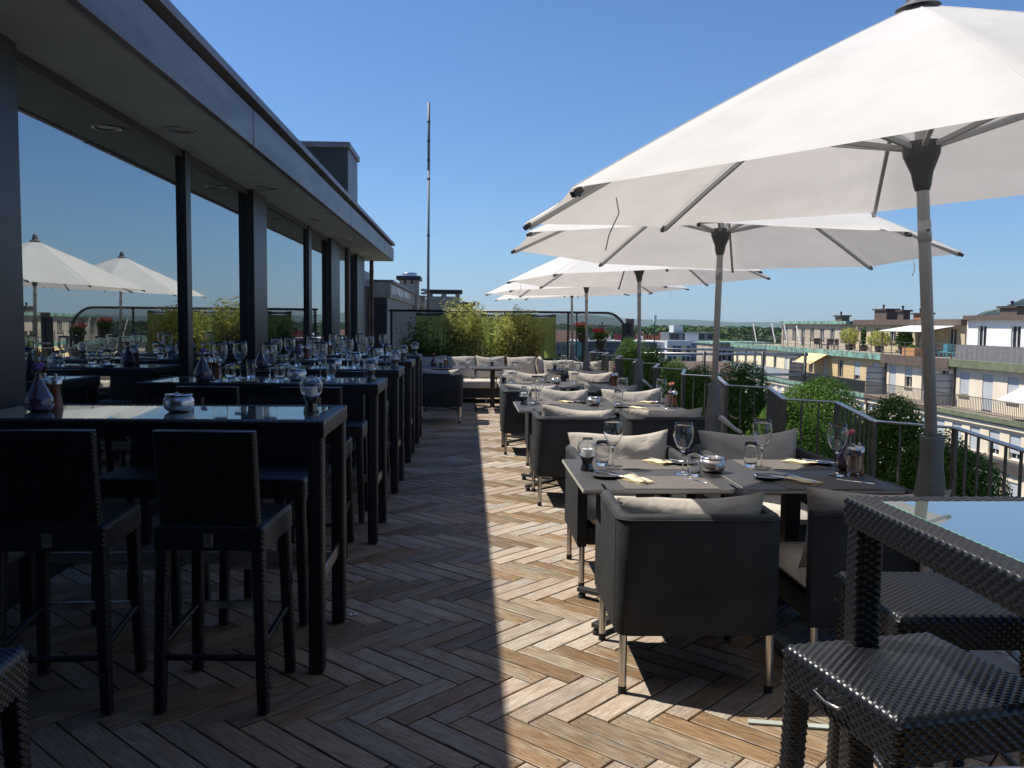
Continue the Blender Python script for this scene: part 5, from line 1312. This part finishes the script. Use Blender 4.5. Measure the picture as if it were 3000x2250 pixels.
def roofchim(y, x, w_, d_, z0, h_, label, mat='brownmetal', cap='darkband'):
    c = empty('roof_chimney', (x, y, z0), label=label, cat='chimney', group='chimneys on the houses across the street')
    MB().box(-d_/2, d_/2, -w_/2, w_/2, 0, h_).build('stack', mat, c)
    MB().box(-d_/2-.15, d_/2+.15, -w_/2-.15, w_/2+.15, h_+0.002, h_+.14).build('cap', cap, c)
    MB().lathe([(0.08, 0), (0.08, .25), (0.12, .27), (0.12, .35), (0, .38)], 10).build('flue', cap, c).location = (0, w_*0.2, h_+.14)
    return c
roofchim(84.5, 37.5, 1.5, 0.8, 2.06, 0.45, 'single low brown chimney box on the grey penthouse')
roofchim(75.5, 37.5, 2.3, 1.0, 2.16, 0.85, 'largest dark chimney block with a small gabled hood')
roofchim(72.3, 37.5, 1.0, 0.6, 2.16, 0.7, 'brown chimney right beside the largest dark block')
roofchim(69.2, 37.5, 1.9, 0.6, 2.16, 0.42, 'low chimney with reddish clay top, left of the near umbrella pole', 'terracotta')
roofchim(57.2, 37.5, 1.9, 1.0, 2.41, 0.5, 'wide dark chimney block on the white penthouse')
roofchim(55.3, 38.2, 1.1, 0.7, 2.41, 1.3, 'tall white chimney tower with slab cap and black flue', 'whitepaint')
# tilted white masts on the roof of house 1
for i, (u, L) in enumerate(((96.6, 1.9), (90.6, 1.9), (87.0, 1.9), (83.6, 1.7))):
    t = empty('white_strut', (XF+1.6, u, -0.6), label='%s of the four slanting white struts on the far cream roof' % ['leftmost', 'second from left', 'third from left', 'rightmost'][i], cat='strut', group='slanting white struts')
    MB().bar((0, -1.0, 0.3), (0, 0.3, L+0.45), 0.08, 0.08).build('strut', 'whitepaint', t)
    MB().bar((0, 0.35, 0), (0, 0.35, L+0.6), 0.05, 0.05).build('upright', 'rail', t)
# plants and furniture on the roof terraces
def roofplant(x, y, z, rx, rz_, mat, label, seed, n=900):
    t = empty('roof_plant', (x, y, z), label=label, cat='plant', group='potted plants on the roof terraces opposite')
    leafball('foliage', n, rx*0.6, rx, rz_, 0.22, mat, seed, t, 9).location = (0, 0, rz_+.35)
    MB().lathe([(0, 0), (0.28, 0), (0.38, 0.5), (0.3, 0.5), (0.28, 0.4), (0, 0.4)], 12).build('pot', 'darkpot', t)
roofplant(34.6, 76.3, -0.6, 1.4, 0.85, 'bamboo_leaf', 'yellowish bamboo left of the small dark cypress on the roof terrace', 51)
roofplant(34.6, 70.6, -0.6, 1.5, 0.75, 'bamboo_leaf', 'wide bamboo row in the middle of the roof terrace', 52)
roofplant(34.8, 66.9, -0.6, 1.1, 0.75, 'box_leaf', 'green bush under the left end of the white awning', 53)
roofplant(34.6, 73.5, -0.6, 0.3, 0.95, 'tree_leaf', 'small dark cypress on the roof terrace', 54, 500)
roofplant(34.3, 46.7, -0.6, 1.7, 1.0, 'bamboo_dry', 'large dry bamboo bush on the white terrace near the right edge', 55, 2600)
roofplant(34.3, 49.3, -0.6, 0.45, 0.7, 'bamboo_dry', 'thin dry bamboo left of the large bush', 56, 400)
roofplant(34.3, 43.5, -0.6, 1.4, 1.0, 'bamboo_dry', 'dry bamboo bush beyond the right picture edge', 57, 2000)
MTc = {'dark': MT['brownmetal'], 'teal': pm('teal_chair', (0.08, 0.26, 0.32), 0.5)}
def roofchair(x, y, mat, label, rz):
    t = empty('terrace_chair', (x, y, -0.61), rz, label=label, cat='chair', group='chairs on the roof terraces opposite')
    MB().box(-0.3, 0.3, -0.3, 0.3, 0.4, 0.46).build('seat', mat, t); MB().box(-0.3, 0.3, 0.27, 0.33, 0.46, 1.0).build('backrest', mat, t)
    for a in (-1, 1):
        for b_ in (-1, 1): MB().box(a*0.27-.02, a*0.27+.02, b_*0.27-.02, b_*0.27+.02, 0, 0.4).build('leg', mat, t)
for i, (x, y, mt, lb) in enumerate(((33.6, 80.8, 'dark', 'leftmost dark chair before the grey penthouse'), (33.6, 79.4, 'dark', 'second dark chair before the grey penthouse'), (33.7, 78.2, 'dark', 'third dark chair before the grey penthouse'), (33.5, 77.2, 'dark', 'rightmost dark chair before the bamboo'), (33.3, 58.3, 'teal', 'left teal chair on the pale terrace'), (33.4, 57.4, 'teal', 'middle teal chair on the pale terrace'), (33.3, 55.9, 'teal', 'right teal chair beside the round terrace table'))):
    roofchair(x, y, MTc[mt], lb, i*1.3)
t = empty('planter_box', (32.9, 62.0, -0.61), label='light wooden planter box on the roof terrace left of the near pole', cat='planter')
MB().box(-.3, .3, -.9, .9, 0, .6).build('box', pm('planter_wood', (0.4, 0.2, 0.09), 0.8), t); leafball('seedlings', 150, .25, .6, .2, .15, 'box_leaf', 3, t, 4).location = (0, 0, .7)
t = empty('terrace_table', (33.5, 55.0, -0.61), label='small pale table on the roof terrace left of the wind cloth', cat='table')
MB().lathe([(0, .7), (.5, .7), (.5, .74), (0, .74)], 16).build('tabletop', 'whitepaint', t); MB().bar((0, 0, 0), (0, 0, .7), .06, .06).build('leg', 'rail', t)
# house at the bend of the street
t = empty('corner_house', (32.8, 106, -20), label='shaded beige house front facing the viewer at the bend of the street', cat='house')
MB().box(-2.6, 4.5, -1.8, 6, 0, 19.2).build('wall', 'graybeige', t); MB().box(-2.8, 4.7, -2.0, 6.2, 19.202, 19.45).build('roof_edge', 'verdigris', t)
for i in range(5):
    for z in (17.1, 13.8, 10.6):
        w_ = MB().box(-2.0+i*1.25, -1.1+i*1.25, -1.83, -1.803, z, z+1.5).build('window', 'far_pane', t); MB().box(-1.6+i*1.25, -1.52+i*1.25, -1.86, -1.832, z, z+1.5).build('frame', 'whiteframe', w_)

# ================================================================== CITY
o = MB().add([(-6000, -3000, -20), (9000, -3000, -20), (9000, 9500, -20), (-6000, 9500, -20)], [(0, 1, 2, 3)]).build('ground', pm('city_ground', (0.07, 0.085, 0.05), 0.95, 0, 0, 0.004, c2=(0.12, 0.115, 0.10), det=10)); tag(o, 'distant city ground', 'ground', kind='structure')
o = MB().add([(6, -20, -19.97), (30.9, -20, -19.97), (30.9, 103, -19.97), (6, 103, -19.97)], [(0, 1, 2, 3)]).build('road', pm('asphalt', (0.05, 0.05, 0.052), 0.9)); tag(o, 'street far below', 'road', kind='structure')
def tilemat():
    m, t, b = newmat('roof_tiles'); tc = N(t, 'ShaderNodeTexCoord')
    wv = N(t, 'ShaderNodeTexBrick'); wv.inputs['Color1'].default_value = (0.12, 0.085, 0.07, 1); wv.inputs['Color2'].default_value = (0.19, 0.14, 0.12, 1); wv.inputs['Mortar'].default_value = (0.05, 0.038, 0.034, 1)
    wv.inputs['Scale'].default_value = 5.0; wv.inputs['Mortar Size'].default_value = 0.07; wv.inputs['Brick Width'].default_value = 0.55; wv.inputs['Row Height'].default_value = 0.7
    t.links.new(tc.outputs['Object'], wv.inputs['Vector']); t.links.new(wv.outputs[0], b.inputs['Base Color']); b.inputs['Roughness'].default_value = 0.9
    return m
MT['tiles'] = tilemat()
t = empty('tiled_roof_building', (10.0, 42, -20), label='neighbouring block with long brown tiled roof below the terrace', cat='building')
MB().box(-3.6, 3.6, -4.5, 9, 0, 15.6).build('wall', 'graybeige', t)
rm = MB().add([(-3.9, -5.5, 15.2), (3.9, -5.5, 15.2), (3.9, 3, 19.6), (-3.9, 3, 19.6), (-3.9, 10, 15.6), (3.9, 10, 15.6)], [(0, 1, 2, 3), (3, 2, 5, 4), (0, 3, 4), (1, 5, 2)]).build('roof', 'tiles', t)
for z_, y_ in ((16.5, -3.05), (18.0, -0.1)): MB().bar((-3.7, y_, z_), (3.7, y_, z_), 0.06, 0.06).build('snow_guard', 'steel', t)
t = empty('grey_office', (50, 290, -20), label='long dark grey office block with a row of pale-framed windows', cat='building')
MB().box(-14.5, 14.6, -8, 12, 0, 15.6).build('wall', pm('office_grey', (0.085, 0.10, 0.115), 0.7, 0, .1, .3), t)
MB().box(-14.7, 14.8, -8.2, 12.2, 15.602, 16.0).build('roof_edge', 'whitepaint', t)
MB().box(-14.8, -11.9, -8.35, -8.02, 7.0, 15.5).build('teal_corner', pm('teal_glass', (0.12, 0.38, 0.38), 0.3), t)
for i in range(11):
    x = -10.5+i*2.3
    for z in (11.6, 6.0): 
        w_ = MB().box(x, x+1.6, -8.08, -8.02, z, z+1.6).build('window', 'far_pane', t); MB().box(x-.1, x+1.7, -8.06, -8.01, z-.15, z+1.75).build('frame', 'shutter', w_)
for i in range(4): MB().box(-9+i*5.5, -7.4+i*5.5, -2, 1, 16, 17.3+0.3*(i % 2)).build('roof_unit', 'whitepaint' if i % 2 else 'facade_dark', t)
t = empty('rooftop_sign', (52, 283.2, -3.9), label='small red script sign on the roof of the grey office', cat='sign')
for x in (3.2, 11.6): MB().box(x, x+.12, 0.25, .4, -0.1, 1.4).build('post', 'rail', t)
fc = bpy.data.curves.new('sign_text', 'FONT'); fc.body = 'Canal'; fc.size = 3.6; fc.extrude = 0.08; fc.shear = 0.25
fo = bpy.data.objects.new('sign_text_tmp', fc); col.objects.link(fo); dg = bpy.context.evaluated_depsgraph_get(); me = bpy.data.meshes.new_from_object(fo.evaluated_get(dg)); bpy.data.objects.remove(fo)
me.materials.clear(); me.materials.append(pm('sign_red', (0.5, 0.05, 0.05), 0.5)); lt = bpy.data.objects.new('lettering', me); col.objects.link(lt); par(lt, t); lt.rotation_euler = (R(90), 0, 0); lt.location = (3.4, 0, 0.3)
MB().box(-3.4, 0.2, 0, 0.4, 0.1, 2.2).build('red_block', pm('sign_red_block', (0.4, 0.06, 0.05), 0.6), t)
t = empty('modern_office', (72, 272, -20), label='modern white and blue glass office with stepped roof and yellow panels', cat='building')
WP = pm('office_white', (0.55, 0.58, 0.6), 0.5); BP = pm('office_blue', (0.16, 0.20, 0.27), 0.4, 0, .2, .3); YP = pm('office_yellow', (0.6, 0.48, 0.2), 0.6)
MB().box(-9.5, 8.3, -6, 12, 0, 15.9).build('blue_block', BP, t)
MB().box(-10.5, -3.0, -9.5, -6.01, 0, 16.6).build('left_block', WP, t); MB().box(-9.6, 9.2, -5.5, 11, 15.902, 16.2).build('roof_edge', 'whitepaint', t)
MB().box(-8.5, 6.8, -3, 9, 16.3, 19.1).build('top_floor', pm('office_top', (0.1, 0.115, 0.13), 0.5), t)
MB().box(-6.8, -3.8, -2, 4, 19.102, 21.3).build('plant_box', WP, t)
MB().box(-3.4, 1.0, -3.2, -3.02, 16.3, 18.9).build('glass_bay', 'shutter', t)
for i in range(5):
    for j, z in enumerate((12.6, 9.4, 6.2)):
        x = -10.2+i*1.45; MB().box(x, x+1.2, -9.6, -9.52, z, z+2.4).build('window', 'far_pane' if (i+j) % 3 else YP, t)
for i in range(6):
    for j, z in enumerate((12.7, 9.6, 6.4)):
        x = -2.4+i*1.75; MB().box(x, x+1.35, -6.1, -6.02, z, z+1.7).build('window', 'far_pane' if (i*3+j) % 5 else YP, t)
for i in range(4): MB().box(-8+i*4.0, -5.2+i*4.0, -3.1, -3.02, 17.0, 18.6).build('top_window', 'far_pane', t)
# small houses of the town
rr = random.Random(77)
roofc = [pm('roof_red_%d' % i, c_, 0.9, 0, .2, .6) for i, c_ in enumerate(((0.15, 0.085, 0.065), (0.11, 0.08, 0.07), (0.17, 0.11, 0.085), (0.1, 0.1, 0.105)))]
wallc = [pm('town_wall_%d' % i, c_, 0.9) for i, c_ in enumerate(((0.6, 0.56, 0.48), (0.5, 0.46, 0.4), (0.66, 0.64, 0.6), (0.36, 0.33, 0.3)))]
adj = ['white-walled', 'beige', 'pale grey', 'dull brown']; rad = ['red-tiled roof', 'brown roof', 'light brick-red roof', 'slate-grey roof']
cnt = 0
for i in range(46):
    d = rr.uniform(150, 620); u = rr.uniform(-0.02, 0.30); x = d*u; 
    if 255 < d < 330 and x > 25: continue
    if d > 400 and x > 85: continue
    if d < 240 and u > 0.07: continue
    wx, wy, h_ = rr.uniform(7, 16), rr.uniform(7, 12), rr.uniform(7, 14.5); a = rr.choice([0, 1]); k1, k2 = rr.randrange(4), rr.randrange(4)
    bearing = 'seen through the fence' if x/d < 0.19 else 'beyond the railing'
    t = empty('town_house', (x, d, -20), rr.uniform(-.4, .4), label='%s distant house, %s, %s, %s' % (adj[k1], rad[k2], bearing, ['among trees', 'near the treeline', 'in the middle of the town', 'closest to the grey office'][cnt % 4]), cat='house', group='distant small town houses'); cnt += 1
    MB().box(-wx/2, wx/2, -wy/2, wy/2, 0, h_).build('wall', wallc[k1], t)
    e = 0.4; rh = wy*0.42
    MB().add([(-wx/2-e, -wy/2-e, h_-.1), (wx/2+e, -wy/2-e, h_-.1), (wx/2+e, wy/2+e, h_-.1), (-wx/2-e, wy/2+e, h_-.1), (-wx/2-e, 0, h_+rh), (wx/2+e, 0, h_+rh)], [(0, 1, 5, 4), (2, 3, 4, 5), (0, 4, 3), (1, 2, 5), (3, 2, 1, 0)]).build('roof', roofc[k2], t)
    if d < 420:
        for q in range(int(wx/2.5)):
            for z in np.arange(1.5, h_-1.8, 2.9): MB().box(-wx/2+0.9+q*2.5, -wx/2+1.9+q*2.5, -wy/2-.05, -wy/2-.01, z, z+1.3).build('window', 'far_pane', t)

# trees
def clumpmesh(name, trees, mat, seed, parent=None, per=150, leaf=1.0):
    rr = np.random.RandomState(seed); Vs = []
    for (x, y, z0, h_, r_) in trees:
        n = per; L = rr.normal(size=(7, 3)); L /= np.linalg.norm(L, axis=1)[:, None]
        d = rr.normal(size=(n, 3)); d /= np.linalg.norm(d, axis=1)[:, None]; d[:, 2] = np.abs(d[:, 2])*1.0-0.25
        b_ = np.clip((d @ L.T).max(1), 0, 1)**5; rad = (0.68+0.32*b_)*(1-0.25*rr.rand(n)**2)
        c = np.stack([x+d[:, 0]*r_*rad, y+d[:, 1]*r_*rad, z0+h_*0.45+d[:, 2]*h_*0.55*rad], 1)
        nn = d+rr.normal(size=(n, 3))*0.45; nn /= np.linalg.norm(nn, axis=1)[:, None]
        a = np.cross(nn, rr.normal(size=(n, 3))); a /= np.linalg.norm(a, axis=1)[:, None]; b2 = np.cross(nn, a); s_ = leaf*(0.6+0.8*rr.rand(n))[:, None]
        Vs.append(np.stack([c-a*s_, c+b2*s_*.7, c+a*s_, c-b2*s_*.7], 1).reshape(-1, 3))
    V = np.vstack(Vs); F = np.arange(len(V)).reshape(-1, 4); return npmesh(name, V, F, mat, parent, False)
rr = random.Random(5); T = []
for i in range(330):
    y = rr.uniform(430, 700); x = y*rr.uniform(0.19, 0.42); T.append((x, y, -20, rr.uniform(17, 27)+max(0, (x-120))*0.012, rr.uniform(7, 14)))
o = clumpmesh('forest', T, 'tree_leaf', 1, per=300, leaf=1.25); tag(o, 'dark green wooded ridge behind the offices and the cream house', 'forest', kind='stuff')
T = []
for i in range(900):
    y = rr.uniform(650, 1900); x = y*rr.uniform(-0.30, 0.36); T.append((x, y, -20+(y-650)*0.006, rr.uniform(13, 20), rr.uniform(8, 15)))
for i in range(260):
    y = rr.uniform(140, 650); x = y*rr.uniform(-0.06, 0.19); T.append((x, y, -20, rr.uniform(8, 15), rr.uniform(4, 7)))
o = clumpmesh('distant_woods', T, 'tree_leaf', 2, per=110, leaf=1.9); tag(o, 'hazy tree cover of the town and plain seen through the fence', 'forest', kind='stuff')
for i, (x, y, h_) in enumerate(((118, 400, 20), (96, 380, 14))):
    t = empty('tree', (x, y, -20), label=['pale grey-green round tree in front of the dark wood', 'small green tree before the wooded ridge, left of the offices'][i], cat='tree')
    clumpmesh('crown', [(0, 0, 0, h_, 6)], ['bamboo_leaf', 'tree_leaf'][i], 8+i, t, 700, 0.6)
    MB().tube([(0, 0, 0), (0, 0, h_*.6)], [0.5, 0.2], 8).build('trunk', 'bark', t)
# thin street and roof masts seen through the fence
for i, (x, y, z1) in enumerate(((19.0, 150, 3.5), (23.5, 150, 2.0), (46, 210, 2.2))):
    t = empty('lamp_mast', (x, y, -20), label=['tall thin dark mast just right of the lime screen', 'second thin mast between screen and arch', 'lamp mast with pale head near the arch'][i], cat='mast', group='thin masts in the town')
    MB().tube([(0, 0, 0), (0, 0, z1+20)], 0.14, 6).build('pole', 'facade_dark', t)
    if i == 2: MB().box(-.35, .35, -.3, .3, z1+20, z1+21.6).build('lamp_head', 'whitepaint', t)

# hills
def hill(name, pts, depth, label, mat, base=-20):
    """ridge line pts (x,y,z) with sloping front and back"""
    V = []; F = []; n = len(pts); rr = random.Random(len(pts)); fr = [(-1.0, 0), (-.7, .28), (-.4, .62), (-.18, .87), (0, 1), (.3, .8), (1, 0)]
    for (x, y, z) in pts:
        for f_, g_ in fr: V.append((x+rr.uniform(-20, 20), y+f_*depth*(1+rr.uniform(-.1, .1)), base-1+(z-base)*g_*(1+(rr.uniform(-.05, .05) if g_ < 1 else 0))))
    m_ = len(fr)
    for i in range(n-1):
        for j in range(m_-1): a = i*m_+j; F.append((a, a+m_, a+m_+1, a+1))
    mb = MB(); mb.v = V; mb.f = F; o = mb.build(name, mat, smooth=True); tag(o, label, 'hills', kind='structure'); return o
HM = pm('hill_woods', (0.035, 0.06, 0.025), 0.95, 0, 0, 0.006, c2=(0.06, 0.085, 0.035), det=12)
rr = random.Random(12); pts = []
prof_ = [(-2500, 25), (-1200, 20), (-400, 14), (-100, 30), (150, 62), (500, 78), (800, 82), (1050, 76), (1300, 52), (1500, 46), (1800, 50), (2300, 30), (3500, 40), (6000, 50)]
for i in range(len(prof_)-1):
    (a, za), (b_, zb) = prof_[i], prof_[i+1]
    for q in range(6): pts.append((a+(b_-a)*q/6, 7200, za+(zb-za)*q/6+rr.uniform(-2.5, 2.5)))
hill('far_hills', pts, 900, 'long blue hazy hill range on the horizon', HM)
pts = []
prof_ = [(1600, -18), (1660, 30), (1682, 40), (1715, 48), (1730, 58), (1751, 70), (1780, 84), (1809, 95), (1870, 122), (1960, 150), (2100, 190), (2400, 250), (3000, 310), (4000, 330)]
for i in range(len(prof_)-1):
    (a, za), (b_, zb) = prof_[i], prof_[i+1]
    for q in range(4): pts.append((a+(b_-a)*q/4, 2700, za+(zb-za)*q/4+rr.uniform(-2.5, 2.5)))
hill('wooded_mountain', pts, 420, 'wooded mountain shoulder rising at the right edge', HM)
# haze
hz = MB().box(-7000, 9500, -3500, 9800, -21.5, 420).build('haze', None or MT['black'])
m = bpy.data.materials.new('haze_air'); m.use_nodes = True; t = m.node_tree; t.nodes.remove(t.nodes['Principled BSDF'])
pv = N(t, 'ShaderNodeVolumePrincipled'); pv.inputs['Color'].default_value = (0.50, 0.72, 1.0, 1); pv.inputs['Density'].default_value = 5.5e-5; pv.inputs['Anisotropy'].default_value = 0.0
t.links.new(pv.outputs[0], t.nodes['Material Output'].inputs['Volume'])
hz.data.materials.clear(); hz.data.materials.append(m); tag(hz, 'thin blue summer haze over the town', 'haze', kind='stuff')

# ------------------------------------------------------------------ tidy
for o in list(bpy.data.objects):
    if 'placed' in o: del o['placed']
    if o.parent is not None:
        for k_ in ('category', 'group'):
            if k_ in o: del o[k_]
scene.render.engine = 'CYCLES'
scene.cycles.max_bounces = 10; scene.cycles.transmission_bounces = 10; scene.cycles.transparent_max_bounces = 12
scene.cycles.volume_bounces = 0
